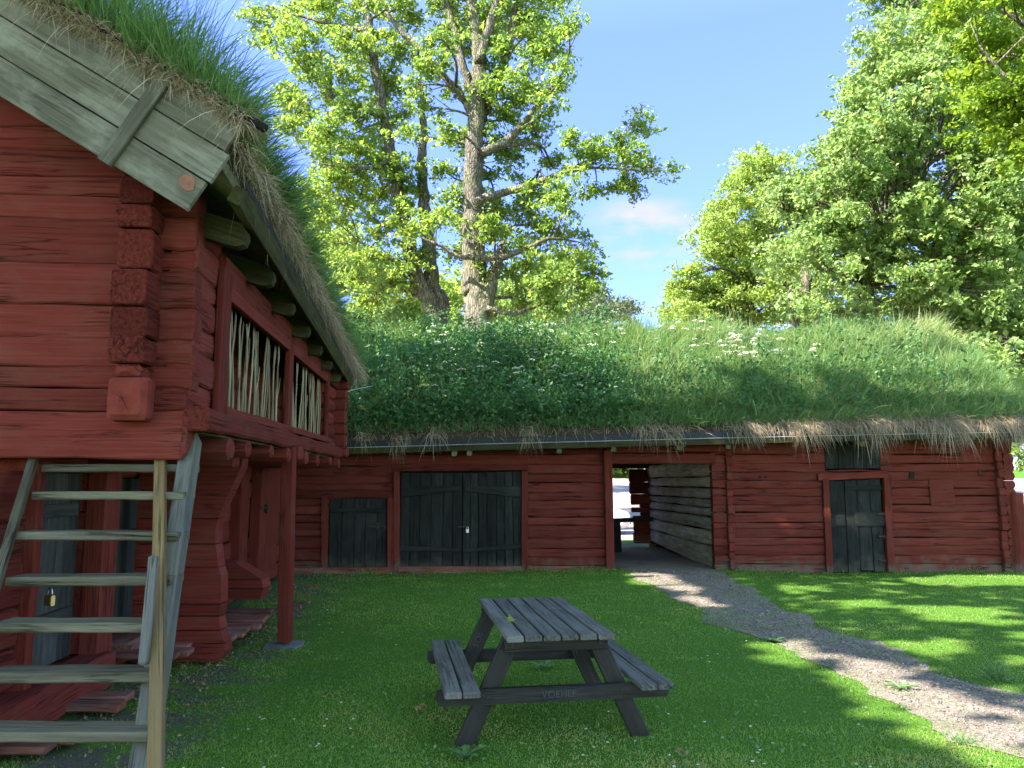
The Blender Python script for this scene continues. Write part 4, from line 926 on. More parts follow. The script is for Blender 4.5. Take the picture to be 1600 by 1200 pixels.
# ================================================================== weeds and fallen leaves on the lawn
def rosette(x, y, nl, ln, wd, up, label, cat, m='weed', grp=None):
    g = np.random.default_rng(int(abs(x * 100) + y * 10)); V, T = [], []
    for i in range(nl):
        a = 6.283 * i / nl + g.uniform(-.3, .3); l = ln * g.uniform(.7, 1.15); d = np.array([math.cos(a), math.sin(a), 0]); s = np.array([-d[1], d[0], 0])
        b = len(V); rise = up * g.uniform(.5, 1.2)
        for t, w in ((0, .15), (.3, .7), (.6, 1.0), (.85, .65), (1, .05)):
            c_ = np.array([x, y, .01]) + d * l * t + Z * (rise * l * (t - .55 * t * t * t)); wv = g.uniform(.85, 1.1)
            V += [c_ - s * wd * w * wv / 2 + Z * .006, c_ - Z * .004, c_ + s * wd * w * wv / 2 + Z * .006]
        for k in range(4):
            q = b + 3 * k
            T += [(q, q + 1, q + 4), (q, q + 4, q + 3), (q + 1, q + 2, q + 5), (q + 1, q + 5, q + 4)]
    o = tri_mesh('weed_plant', V, T, g.random(len(T)), M[m]); tag(o, label, cat, grp); return o
p = G(726, 1188); rosette(p[0], p[1], 7, .13, .045, .75, 'pale broad-leaved weed beside the near left table foot', 'weed')
p = G(849, 1046); rosette(p[0], p[1], 6, .13, .05, .5, 'blue-green weed in the grass beneath the picnic table', 'weed')
p = G(1212, 1004); rosette(p[0], p[1], 6, .12, .07, .7, 'round-leaved weed at the left edge of the gravel path', 'weed')
p = G(1407, 1078); rosette(p[0], p[1], 9, .12, .03, .5, 'small green weed growing out in the gravel path', 'weed')
def tuft(x, y, n, ln, label):
    g = np.random.default_rng(int(abs(x) * 50)); P = np.array([[x, y, 0]]) + g.normal(0, .042, (n, 3)) * [1, 1, 0]; P[:, 2] -= .01; D = np.stack([g.normal(0, .5, n), g.normal(0, .5, n), np.ones(n)], 1)
    o = blades('grass_tuft', P, D, g.uniform(.5, 1, n) * ln, .007, g.uniform(.2, .7, n), g.random(n) * .8, M['grassroof'], nseg=3); tag(o, label, 'grass tuft')
p = G(1560, 1062); tuft(p[0], p[1], 150, .32, 'tall unmown grass tuft at the right edge of the gravel path')
p = G(1500, 1160); tuft(p[0], p[1], 90, .14, 'ragged grass tuft on the lower left edge of the gravel path')
p = G(575, 905); tuft(p[0] + .1, p[1] - .05, 70, .14, 'bright grass tuft at the foot of the small dark barn door')
for px, py, lab in ((656, 1114, 'brown withered leaf on the grass left of the picnic table'), (1066, 1186, 'brown withered leaf on the grass right of the near table leg')):
    p = G(px, py); g = np.random.default_rng(px); PP = p[None] + g.normal(0, .022, (7, 3)) * [1, 1, .2] + [[0, 0, .04]]
    o = leaves('fallen_leaf', PP, g.uniform(.03, .05, 7), g.random(7), M['dry'], bias=.9); tag(o, lab, 'fallen leaf')
# ================================================================== ground, path, road, lawn
def hgt(x, y):
    r = np.clip((np.asarray(y) - 9.5) / 4.5, 0, 1) * np.clip((17 - np.asarray(y)) / 2, 0, 1); r = r * r * (3 - 2 * r)
    rise = np.clip(np.asarray(y) - 27, 0, 60) * .048
    return rise + r * (.06 * np.exp(-((x - 2.3) / 2.0) ** 2) - .03 * np.exp(-((x + 3) / 2.2) ** 2) - .03 * np.exp(-((x - 5.8) / 1.3) ** 2))
PLx = [(14.6, 1.95), (13.9, 1.99), (12.0, 2.13), (10.26, 2.33), (8.76, 2.48), (7.39, 2.74), (6.12, 2.84), (5.36, 2.88), (4.73, 2.99), (3.5, 3.2), (1.0, 3.6), (-6, 5)]
PRx = [(14.6, 3.72), (14.07, 3.72), (11.08, 3.50), (9.35, 3.58), (8.09, 3.62), (6.91, 3.80), (6.21, 3.97), (5, 4.3), (3.5, 4.7), (1.0, 5.3), (-6, 7)]
def pxl(y): return np.interp(-np.asarray(y), [-a for a, b in PLx], [b for a, b in PLx])
def pxr(y): return np.interp(-np.asarray(y), [-a for a, b in PRx], [b for a, b in PRx])
def grid(name, xs, ys, zf, mat, kind='structure', keep=None):
    X, Y = np.meshgrid(xs, ys); Zz = zf(X, Y); nx, ny = len(xs), len(ys)
    V = np.stack([X, Y, Zz], -1).reshape(-1, 3); F = []
    for j in range(ny - 1):
        for i in range(nx - 1):
            a = j * nx + i; F.append((a, a + 1, a + nx + 1, a + nx))
    me = bpy.data.meshes.new(name); me.from_pydata(V.tolist(), [], F); me.polygons.foreach_set('use_smooth', [True] * len(F)); me.materials.append(mat); me.update()
    o = bpy.data.objects.new(name, me); COL.objects.link(o); o['kind'] = kind; return o
def lawn_mat():
    m, nt, N, L = new_mat('lawn_ground')
    out = N.new('ShaderNodeOutputMaterial'); b = N.new('ShaderNodeBsdfPrincipled'); tc = N.new('ShaderNodeTexCoord')
    n1 = N.new('ShaderNodeTexNoise'); n1.inputs['Scale'].default_value = 55; n1.inputs['Detail'].default_value = 5; L.new(tc.outputs['Object'], n1.inputs['Vector'])
    r1 = ramp(N, [(.3, (.03, .075, .008)), (.55, (.07, .15, .015)), (.75, (.12, .21, .028))]); L.new(n1.outputs['Fac'], r1.inputs[0])
    n2 = N.new('ShaderNodeTexNoise'); n2.inputs['Scale'].default_value = .9; n2.inputs['Detail'].default_value = 6; n2.inputs['Roughness'].default_value = .7; L.new(tc.outputs['Object'], n2.inputs['Vector'])
    r2 = ramp(N, [(.58, (0, 0, 0)), (.72, (.7, .7, .7))]); L.new(n2.outputs['Fac'], r2.inputs[0])
    mx = N.new('ShaderNodeMixRGB'); mx.inputs[2].default_value = (.075, .075, .028, 1); L.new(r2.outputs[0], mx.inputs[0]); L.new(r1.outputs[0], mx.inputs[1])
    # trodden bare soil along the storehouse
    sx = N.new('ShaderNodeSeparateXYZ'); L.new(tc.outputs['Object'], sx.inputs[0])
    ma = N.new('ShaderNodeMath'); ma.operation = 'MULTIPLY_ADD'; L.new(sx.outputs['Y'], ma.inputs[0]); ma.inputs[1].default_value = .10; L.new(sx.outputs['X'], ma.inputs[2])
    mr = N.new('ShaderNodeMapRange'); mr.inputs[1].default_value = -1.15; mr.inputs[2].default_value = -1.75; L.new(ma.outputs[0], mr.inputs[0])
    n3 = N.new('ShaderNodeTexNoise'); n3.inputs['Scale'].default_value = 2.6; n3.inputs['Detail'].default_value = 7; L.new(tc.outputs['Object'], n3.inputs['Vector'])
    r3 = ramp(N, [(.42, (0, 0, 0)), (.56, (1, 1, 1))]); L.new(n3.outputs['Fac'], r3.inputs[0])
    mm = N.new('ShaderNodeMath'); mm.operation = 'MULTIPLY'; L.new(mr.outputs[0], mm.inputs[0]); L.new(r3.outputs[0], mm.inputs[1])
    rs_ = ramp(N, [(.3, (.05, .045, .03)), (.7, (.11, .10, .075))]); L.new(n1.outputs['Fac'], rs_.inputs[0])
    m3 = N.new('ShaderNodeMixRGB'); L.new(mm.outputs[0], m3.inputs[0]); L.new(mx.outputs[0], m3.inputs[1]); L.new(rs_.outputs[0], m3.inputs[2])
    L.new(m3.outputs[0], b.inputs['Base Color']); b.inputs['Roughness'].default_value = 1; b.inputs['Specular IOR Level'].default_value = .1
    bp = N.new('ShaderNodeBump'); bp.inputs['Strength'].default_value = .8; bp.inputs['Distance'].default_value = .03; L.new(n1.outputs['Fac'], bp.inputs['Height']); L.new(bp.outputs[0], b.inputs['Normal'])
    L.new(b.outputs[0], out.inputs[0]); return m
def gravel_mat(name, cs, sc=1.0, green=.0):
    m, nt, N, L = new_mat(name)
    out = N.new('ShaderNodeOutputMaterial'); b = N.new('ShaderNodeBsdfPrincipled'); tc = N.new('ShaderNodeTexCoord')
    v = N.new('ShaderNodeTexVoronoi'); v.inputs['Scale'].default_value = 55 * sc; L.new(tc.outputs['Object'], v.inputs['Vector'])
    n1 = N.new('ShaderNodeTexNoise'); n1.inputs['Scale'].default_value = 130 * sc; n1.inputs['Detail'].default_value = 3; L.new(tc.outputs['Object'], n1.inputs['Vector'])
    sp = N.new('ShaderNodeSeparateColor'); L.new(v.outputs['Color'], sp.inputs[0])
    mxf = N.new('ShaderNodeMath'); mxf.operation = 'MULTIPLY_ADD'; mxf.inputs[1].default_value = .5; L.new(sp.outputs[0], mxf.inputs[0])
    hf = N.new('ShaderNodeMath'); hf.operation = 'MULTIPLY'; hf.inputs[1].default_value = .5; L.new(n1.outputs['Fac'], hf.inputs[0]); L.new(hf.outputs[0], mxf.inputs[2])
    r = ramp(N, [(.15, cs[0]), (.45, cs[1]), (.85, cs[2])]); L.new(mxf.outputs[0], r.inputs[0])
    n2 = N.new('ShaderNodeTexNoise'); n2.inputs['Scale'].default_value = 1.4; n2.inputs['Detail'].default_value = 6; n2.inputs['Roughness'].default_value = .7; L.new(tc.outputs['Object'], n2.inputs['Vector'])
    r2 = ramp(N, [(.5, (0, 0, 0)), (.68, (green,) * 3)]); L.new(n2.outputs['Fac'], r2.inputs[0])
    mx = N.new('ShaderNodeMixRGB'); mx.inputs[2].default_value = (.075, .085, .035, 1); L.new(r2.outputs[0], mx.inputs[0]); L.new(r.outputs[0], mx.inputs[1])
    L.new(mx.outputs[0], b.inputs['Base Color']); b.inputs['Roughness'].default_value = .95; b.inputs['Specular IOR Level'].default_value = .15
    bp = N.new('ShaderNodeBump'); bp.inputs['Strength'].default_value = .8; bp.inputs['Distance'].default_value = .012; L.new(v.outputs['Distance'], bp.inputs['Height']); L.new(bp.outputs[0], b.inputs['Normal'])
    L.new(b.outputs[0], out.inputs[0]); return m
lm = lawn_mat()
xs = np.unique(np.concatenate([np.linspace(-260, -14, 10), np.linspace(-14, 16, 61), np.linspace(16, 260, 10)]))
ys = np.unique(np.concatenate([np.linspace(-120, -4, 8), np.linspace(-4, 22, 53), np.linspace(22, 100, 40), np.linspace(110, 400, 8)]))
grid('ground', xs, ys, hgt, lm)
# gravel path with ragged edges, one sheet just above the lawn
ys2 = np.linspace(-3, 19.9, 190); V, F = [], []
g = np.random.default_rng(2); jl = np.cumsum(g.normal(0, .05, 190)); jl -= np.convolve(jl, np.ones(25) / 25, 'same'); jr = np.cumsum(g.normal(0, .05, 190)); jr -= np.convolve(jr, np.ones(25) / 25, 'same')
for i, y in enumerate(ys2):
    if y < 14.4: a, b = float(pxl(y)) + jl[i], float(pxr(y)) + jr[i]
    else: a, b = 1.9, 3.95 - (y - 14.4) * .075
    for k in range(7):
        x = a + (b - a) * k / 6; V.append((x, y, float(hgt(x, y)) + .006))
for i in range(189):
    for k in range(6): q = i * 7 + k; F.append((q, q + 1, q + 8, q + 7))
me = bpy.data.meshes.new('gravel_path'); me.from_pydata(V, [], F); me.materials.append(gravel_mat('path_gravel', [(.082, .064, .050), (.152, .122, .098), (.265, .222, .188)], green=.75)); me.update()
o = bpy.data.objects.new('gravel_path', me); COL.objects.link(o); o['kind'] = 'structure'
mr_ = gravel_mat('road_gravel', [(.19, .155, .14), (.25, .205, .19), (.33, .28, .26)], sc=.5)
grid('gravel_road', np.linspace(-60, 60, 20), np.linspace(21.6, 64, 30), lambda x, y: .012 + hgt(x, y), mr_)
# sand and earth inside the passage are part of the path sheet; grass blades
NB = 430000
u = RNG.random(NB); y = 3.6 + (16.0 - 3.6) * u ** 1.75
xw = .72 * y + .4
x = RNG.uniform(-1, 1, NB) * xw
y2 = y
inb = (y > BY - .06) & (y < 19.9)
a, b = pxl(y), pxr(y); ins = (x > a - .0) & (x < b + .0)
dm = np.minimum(x - a, b - x)
nz = vnoise(x, y, .35, 1); nz2 = vnoise(x, y, .12, 2)
mid_g = np.exp(-((y - 9.9) / 1.6) ** 2) * 1.2 * (nz > .36)
pk = np.where(ins, np.clip(1.08 - dm / (.12 + .55 * vnoise(x, y, .6, 33)), 0, 1) * (nz2 > .4) + mid_g * (nz2 > .28), 1.0)
lowst = x + .10 * y < -1.45
soilm = np.clip((-1.2 - (x + .10 * y)) / .5, 0, 1); pk *= 1 - soilm * np.clip((vnoise(x, y, .4, 5) - .2) * 2.2, 0, .93)
pk = np.where(inb, 0, pk) * ((x + .083 * y) > -2.75)
wornm = vnoise(x, y, .7, 61) * .6 + vnoise(x, y, .25, 62) * .4; pk = np.where((wornm > .70) & ~ins, pk * .45, pk)
bare = np.hypot(x - G(1145, 1076)[0], (y - G(1145, 1076)[1])) < .17; pk = np.where(bare, .25, pk)
k = RNG.random(NB) < pk; x, y = x[k], y[k]; n = len(x)
P = np.stack([x, y, hgt(x, y) - .004], 1); D = np.stack([RNG.normal(0, .55, n), RNG.normal(0, .55, n), np.ones(n)], 1)
lush = .6 + .65 * vnoise(x, y, .5, 9) + .55 * np.exp(-np.abs(y - (BY - .12)) / .12)
Ln = RNG.uniform(.016, .038, n) * lush * (1 + .03 * y)
tint = np.clip(RNG.beta(2.5, 2.5, n) * .85 + .5 * (vnoise(x, y, 1.0, 12) - .5) + .3 * (vnoise(x, y, .3, 13) - .5) + (RNG.random(n) < .05) * .6 + .35 * np.clip((vnoise(x, y, .9, 71) * .6 + vnoise(x, y, .3, 72) * .4 - .6) * 5, 0, 1), 0, 1)
o = blades('lawn_grass', P, D, Ln, .0033 + .00050 * y, RNG.uniform(.1, .6, n), tint, M['grasslawn'], nseg=2); tag(o, 'short green lawn grass around the picnic table and path', 'grass', kind='stuff')
# loose stones on the path, weeds along the foot of the barn wall
n = 8000; y = 3.7 + 10.3 * RNG.random(n) ** 1.5; a, b = pxl(y), pxr(y); x = a + .08 + (b - a - .16) * RNG.random(n); r = RNG.uniform(.004, .013, n) * (1 + 1.2 * (RNG.random(n) < .04))
o8 = np.array([(1, 0, 0), (-1, 0, 0), (0, 1, 0), (0, -1, 0), (0, 0, .75), (0, 0, -.5)], float); V = np.stack([x, y, hgt(x, y) + .008], 1)[:, None] + o8[None] * r[:, None, None] * RNG.uniform(.6, 1.3, (n, 6, 3))
T8 = np.array([(0, 2, 4), (2, 1, 4), (1, 3, 4), (3, 0, 4), (2, 0, 5), (1, 2, 5), (3, 1, 5), (0, 3, 5)]); T = (np.arange(n) * 6)[:, None, None] + T8[None]
M['pebble'] = leaf_mat('path_pebble', [(0, (.07, .055, .045)), (.55, (.155, .125, .10)), (1, (.30, .255, .215))], trans=0.0, rough=.9)
o = tri_mesh('pebbles', V, T, np.repeat(RNG.random(n), 8), M['pebble']); tag(o, 'small loose stones scattered over the gravel path', 'pebbles', kind='stuff')
n = 1500; x = RNG.uniform(-3.4, 9.3, n); k = ~((x > 1.85) & (x < 3.75)) & (vnoise(x, x * 0, .3, 41) > .45); x = x[k]; n = len(x); y = BY - .09 - RNG.random(n) ** 2 * .16
o = blades('wall_foot_grass', np.stack([x, y, hgt(x, y) - .01], 1), np.stack([RNG.normal(0, .4, n), RNG.normal(-.15, .3, n), np.ones(n)], 1), RNG.uniform(.06, .2, n) * (.4 + vnoise(x, x * 0, .5, 43)), .011, RNG.uniform(.1, .7, n), RNG.random(n) * .8, M['grasslawn'], nseg=3); tag(o, 'longer unmown grass along the foot of the barn wall', 'grass', kind='stuff')
# clover leaves and daisies
n = 5000; y = 3.8 + 9.5 * RNG.random(n) ** 1.4; x = RNG.uniform(-1, 1, n) * (.6 * y); k = ~((x > pxl(y)) & (x < pxr(y))) & ((x + .083 * y) > -2.2); x, y = x[k], y[k]
o = leaves('clover', np.stack([x, y, .022 + 0 * x], 1), RNG.uniform(.014, .03, len(x)), RNG.random(len(x)), M['weed'], bias=1.6, aspect=.85); tag(o, 'scattered clover leaves in the lawn', 'clover', kind='stuff')
n = 260; y = 3.9 + 8 * RNG.random(n) ** 1.3; x = RNG.uniform(-.45, .5, n) * y; k = (vnoise(x, y, 1.3, 21) > .42) & ~((x > pxl(y) - .05) & (x < pxr(y) + .05)) & ((x + .083 * y) > -1.6); x, y = x[k], y[k]
m = 7; an = np.arange(m) * 6.283 / m; r = .0058
PP = np.stack([x, y, RNG.uniform(.03, .055, len(x))], 1)[:, None] + np.stack([np.cos(an) * r, np.sin(an) * r, 0 * an], -1)[None]
V1, T1 = leaf_arrays(PP.reshape(-1, 3), .0105, bias=4, aspect=.8); o = tri_mesh('daisies', V1, T1, RNG.random(len(T1)), M['petal']); tag(o, 'tiny white daisies scattered over the lawn', 'daisies', kind='stuff')
# crumbs of bark and soil under the storehouse
n = 1500; y = RNG.uniform(5.2, 12.5, n); x = -2.62 - .083 * (y - 6) + RNG.normal(0, .22, n)
P = np.stack([x, y, .012 + 0 * x], 1); o = leaves('leaf_litter', P, RNG.uniform(.012, .04, n), RNG.random(n), M['dry'], bias=1.2); tag(o, 'brown leaf litter along the foot of the storehouse', 'leaf litter', kind='stuff')
# ================================================================== trees
SUN = nrm([-.74, -.36, .80])
def inpoly(px, py, poly):
    r = np.zeros(np.shape(px), bool); n = len(poly)
    for i in range(n):
        (x1, y1), (x2, y2) = poly[i], poly[(i + 1) % n]
        c = ((y1 > py) != (y2 > py)) & (px < (x2 - x1) * (py - y1) / (y2 - y1 + 1e-12) + x1); r ^= c
    return r
def spline(P, n=5):
    P = [np.asarray(p, float) for p in P]; Q = [2 * P[0] - P[1]] + P + [2 * P[-1] - P[-2]]; out = []
    for i in range(1, len(Q) - 2):
        for t in np.linspace(0, 1, n, endpoint=False):
            a, b, c, d = Q[i - 1], Q[i], Q[i + 1], Q[i + 2]
            out.append(.5 * (2 * b + (c - a) * t + (2 * a - 5 * b + 4 * c - d) * t * t + (3 * b - a - 3 * c + d) * t ** 3))
    out.append(P[-1]); return out
def clump_leaves(cs, rs, per, size, rng, twig=.17, nl=13, flat=.75):
    Ps = []
    for c, r in zip(cs, rs):
        nsub = max(3, int(4 + r * 6)); m = max(2, int(per * (r ** 2) / nl / nsub)); sc_ = c + unit(rng.normal(size=(nsub, 3))) * (r * rng.random((nsub, 1)) ** .5) * np.array([1, 1, .85])
        rs_ = r * rng.uniform(.24, .60, (nsub, 1, 1)); tilt = rng.normal(0, .22, (nsub, 1, 2))
        q = rng.normal(size=(nsub, m, 3)) * rs_ * np.array([.85, .85, .26]); q[..., 2] += (q[..., :2] * tilt).sum(-1) - .25 * (q[..., 0] ** 2 + q[..., 1] ** 2) / (rs_[..., 0] + .05)
        tw = (sc_[:, None] + q).reshape(-1, 3)
        Ps.append((tw[:, None] + rng.normal(0, twig * .62, (len(tw), nl, 3)) * np.array([1, 1, .6])).reshape(-1, 3))
    return np.concatenate(Ps)
def make_tree(name, label, cat, limbs, cs, rs, mat, per=480, size=.13, seed=1, base=None, twig=.17, group=None, tint_lo=0., bmul=1.0, drop=None):
    rng = np.random.default_rng(seed); st = random.getstate(); random.seed(seed)
    root = empty(name, tuple(base if base is not None else (limbs[0][0][0][0], limbs[0][0][0][1], 0))); tag(root, label, cat, group)
    mb = MB(); S = []; SR = []
    for pts, r0, r1 in limbs:
        sp = spline(pts, 6); k = len(sp)
        sp = [p + rng.normal(0, .03, 3) * min(1, r0 * 4) for p in sp]; rr = [r0 + (r1 - r0) * (i / (k - 1)) ** .9 for i in range(k)]
        mb.tube(sp, rr, n=12 if r0 > .2 else 8, rough=.10)
        S += sp; SR += rr
    S = np.array(S); SR = np.array(SR)
    for c, r in zip(cs, rs):
        d = np.linalg.norm(S - c, axis=1) + np.clip(S[:, 2] - c[2] + .4, 0, 9) * 1.2; i = int(np.argmin(d)); a = S[i]
        L_ = np.linalg.norm(c - a); mid = (a + c) / 2 + rng.normal(0, .1 * L_, 3) + Z * .04 * L_
        r0 = min(SR[i] * .6, .03 + .018 * L_) * bmul
        sp = spline([a, mid, c], 4); mb.tube(sp, [r0 * (1 - .7 * q) for q in np.linspace(0, 1, len(sp))], n=5, cap=False)
        for _ in range(5):
            e = c + unit(rng.normal(size=(1, 3)))[0] * r * rng.uniform(.6, 1.0); s0 = sp[rng.integers(len(sp) // 2, len(sp))]
            mb.tube([s0, (s0 + e) / 2 + rng.normal(0, .06, 3), e], [r0 * .35, r0 * .22, .006], n=4, cap=False)
    mb.build('trunk', M['bark'], root, smooth=True)
    P = clump_leaves(cs, rs, per, size, rng, twig)
    if drop is not None: P = P[~drop(P)]
    n = len(P); tint = np.clip(tint_lo + rng.beta(2, 2.6, n) * (1 - tint_lo), 0, 1)
    leaves('crown', P, size * (.4 + rng.gamma(3.0, .19, n)), tint, mat, root, rng=rng, bias=.5)
    random.setstate(st); return root
def LB(pts, Y, r0, r1): return ([W(p[0], p[1], Y + (p[2] if len(p) > 2 else 0)) for p in pts], r0, r1)
def CL(lst, Y, sp, seed, k=1.0):
    g = np.random.default_rng(seed); cs, rs = [], []
    for px, py, r in lst:
        y = Y + g.uniform(-sp, sp); cs.append(W(px + g.uniform(-4, 4), py + g.uniform(-4, 4), y)); rs.append(r / 1200 * y * k)
    return cs, rs
def ground_start(pts, Y):   # extend the trunk straight down to the ground
    p = W(*pts[0][:2], Y); return [np.array([p[0], Y, -.2])]
# central oak
YA = 24.0
tr = LB([(748, 500), (745, 450), (741, 380), (738, 300), (742, 210), (746, 150), (748, 95)], YA, .52, .25); tr = (ground_start([(748, 500)], YA) + tr[0], .50, .22)
limA = [tr, LB([(752, 500), (766, 450), (776, 415), (784, 385)], YA - .2, .26, .13),
        LB([(742, 185), (722, 150), (690, 115), (655, 75), (625, 48), (602, 20)], YA, .15, .07), LB([(746, 160), (725, 110), (712, 50), (698, 10), (684, -60)], YA + .4, .17, .09),
        LB([(748, 100), (744, 50), (735, 0), (730, -60)], YA, .22, .14), LB([(748, 95), (765, 40), (780, -10), (790, -60)], YA - .3, .17, .1),
        LB([(750, 190), (775, 130), (793, 80), (803, 30), (812, -40)], YA + .5, .2, .1), LB([(752, 240), (785, 225), (822, 190), (850, 152), (876, 122), (884, 108)], YA - .4, .17, .075),
        LB([(745, 315), (790, 300), (835, 288), (880, 270), (920, 252), (960, 228), (985, 200)], YA - .8, .15, .04), LB([(880, 270), (930, 262), (980, 265), (1030, 268)], YA - 1.1, .06, .02),
        LB([(745, 405), (800, 398), (850, 375), (885, 372)], YA - 1, .12, .04), LB([(742, 402), (715, 400), (690, 385), (660, 372)], YA - .8, .10, .03), LB([(760, 480), (800, 490), (840, 478), (880, 470)], YA - .6, .09, .03)]
cA = [(690, 340, 34), (720, 322, 32), (640, 205, 26), (700, 200, 26), (688, 100, 34), (640, 28, 34), (612, 62, 34), (730, 28, 40), (790, 25, 42), (838, 26, 42), (872, 70, 34), (862, 18, 38), (822, 115, 38), (852, 165, 28), (800, 180, 38), (792, 240, 38), (832, 300, 40), (868, 312, 44), (880, 372, 46), (900, 428, 42), (850, 425, 42), (800, 400, 40), (790, 335, 36), (752, 322, 34), (820, 470, 40), (872, 478, 36), (920, 248, 40), (968, 228, 38), (1000, 186, 30), (1008, 256, 30), (1045, 268, 18), (962, 290, 26), (992, 292, 20), (900, 212, 26), (722, 222, 26), (692, 262, 26), (765, 130, 28), (655, 132, 26), (930, 295, 22), (860, 255, 26), (770, 300, 24), (712, 60, 30), (765, 60, 30), (770, -20, 50), (700, -30, 50), (840, -30, 50), (880, 110, 24), (910, 400, 30), (842, 355, 34), (760, 360, 26), (895, 445, 30), (820, 45, 36), (845, 75, 36), (738, 300, 26), (760, 345, 28), (728, 360, 24), (752, 415, 22), (715, 395, 24), (775, 268, 22), (735, 235, 20), (775, 95, 30), (740, 75, 24), (690, 55, 30), (810, 150, 30), (835, 210, 26), (770, 215, 26), (715, 135, 24), (670, 165, 24), (660, 95, 26), (860, 130, 24), (885, 40, 26), (690, 10, 34), (800, -10, 44)]
cs, rs = CL(cA, YA, 2.2, 3)
make_tree('oak_tree', 'great oak with thick pale trunk and a branch reaching right over the barn roof', 'tree', limA, cs, rs, M['leafoak'], per=1650, size=.135, seed=3)
# twin-stemmed oak to its left
YB = 26.0
limB = [(ground_start([(690, 500)], YB) + LB([(688, 500), (678, 460), (670, 400), (664, 330), (661, 260), (661, 200), (657, 130)], YB, .4, .1)[0], .38, .10),
        (LB([(686, 520), (668, 470), (650, 428), (636, 360), (622, 300), (608, 230), (596, 160), (584, 90), (575, 30), (566, -50)], YB - .3, .4, .12)[0], .30, .12),
        LB([(650, 428), (625, 412), (595, 395), (562, 378)], YB - .6, .13, .04), LB([(577, 50), (540, 42), (505, 35), (470, 25), (430, 18)], YB - .8, .10, .03), LB([(612, 250), (580, 262), (540, 262), (500, 255)], YB - 1, .1, .03), LB([(600, 185), (560, 170), (520, 155)], YB - .5, .09, .03), LB([(590, 130), (620, 90), (640, 40)], YB + .5, .09, .03)]
cB = [(430, 20, 34), (472, 48, 38), (520, 28, 40), (562, 90, 38), (482, 98, 36), (452, 138, 30), (502, 152, 42), (552, 168, 42), (600, 150, 36), (482, 218, 36), (520, 250, 44), (570, 250, 40), (600, 300, 36), (542, 320, 38), (502, 330, 36), (590, 358, 36), (640, 350, 32), (560, 420, 34), (602, 440, 38), (482, 300, 36), (400, 28, 26), (560, -10, 50), (480, -20, 50), (620, -20, 46), (640, 420, 30), (520, 380, 34), (600, 210, 32), (550, 210, 36), (640, 290, 28), (455, 190, 30), (600, 120, 30), (630, 260, 28), (580, 470, 36), (530, 110, 34), (545, 60, 34), (590, 60, 30), (470, 170, 32), (520, 200, 36), (610, 330, 30), (650, 390, 26), (560, 290, 34), (530, 290, 34), (620, 180, 26), (440, 60, 30), (510, 70, 34), (580, 400, 30), (600, 270, 30)]
cs, rs = CL(cB, YB, 2.0, 5)
make_tree('oak_tree', 'twin-stemmed oak with bright yellow-green leaves rising beside the storehouse roof', 'tree', limB, cs, rs, M['leafoak'], per=1600, size=.14, seed=5, tint_lo=.12)
# trees filling an outline
def fill(poly, n, r0, r1, Y, sp, seed):
    g = np.random.default_rng(seed); xs_ = [p[0] for p in poly]; ys_ = [p[1] for p in poly]; cs, rs = [], []
    while len(cs) < n:
        px, py = g.uniform(min(xs_), max(xs_)), g.uniform(min(ys_), max(ys_))
        if not inpoly(np.array([px]), np.array([py]), poly)[0]: continue
        y = Y + g.uniform(-sp, sp); cs.append(W(px, py, y)); rs.append(g.uniform(r0, r1) / 1200 * y)
    return cs, rs
YC = 28.0
polyC = [(1400, -60), (1352, 60), (1318, 140), (1290, 190), (1290, 255), (1240, 300), (1215, 330), (1205, 400), (1225, 450), (1240, 505), (1400, 530), (1610, 560), (1680, 300), (1680, -60)]
cs, rs = fill(polyC, 190, 26, 46, YC, 3.6, 7)
c2, r2 = fill([(1230, 480), (1250, 320), (1330, 150), (1440, 40), (1580, 120), (1620, 460), (1340, 470)], 70, 24, 42, YC - 4.2, 1.0, 8); cs += c2; rs += r2
c2, r2 = fill([(1375, -50), (1490, -50), (1490, 140), (1345, 110)], 18, 24, 38, YC - 1, 1.5, 28); cs += c2; rs += r2
c2, r2 = fill([(1208, 270), (1292, 185), (1310, 330), (1200, 345)], 16, 20, 34, YC - 2, 1.0, 18); cs += c2; rs += r2
limC = [(ground_start([(1250, 500)], YC) + LB([(1250, 500), (1258, 450), (1272, 380), (1298, 300), (1335, 215), (1372, 120), (1400, 20)], YC, .3, .1)[0], .30, .05), (ground_start([(1352, 500)], YC + 1) + LB([(1352, 500), (1348, 440), (1370, 360), (1420, 270), (1470, 160), (1500, 40)], YC + 1, .4, .1)[0], .48, .1),
        LB([(1352, 452), (1345, 400), (1400, 372), (1440, 385), (1462, 405)], YC - 2, .17, .08), LB([(1420, 270), (1480, 240), (1540, 230), (1600, 200)], YC, .2, .06), LB([(1360, 420), (1430, 440), (1500, 430), (1570, 450)], YC - 1, .16, .05)]
make_tree('oak_tree', 'huge leafy oak with pale green leaves rising behind the right end of the barn', 'tree', limC, cs, rs, M['leafoak2'], per=1150, size=.16, seed=7, twig=.2)
YD = 38.0
polyD = [(1180, 222), (1150, 270), (1120, 322), (1090, 350), (1092, 400), (1052, 440), (1030, 505), (1290, 520), (1290, 420), (1270, 310), (1215, 250)]
cs, rs = fill(polyD, 165, 11, 27, YD, 3, 9)
limD = [(ground_start([(1170, 500)], YD) + LB([(1170, 500), (1180, 420), (1186, 330), (1190, 260), (1188, 222)], YD, .25, .04)[0], .34, .04), LB([(1180, 420), (1140, 380), (1110, 345)], YD, .1, .03), LB([(1180, 400), (1215, 350), (1210, 270)], YD, .1, .03)]
make_tree('lime_tree', 'yellow-green tree with a wispy top seen in the gap right of the open sky', 'tree', limD, cs, rs, M['leafyellow'], per=1500, size=.15, seed=9, twig=.26)
YN = 17.5
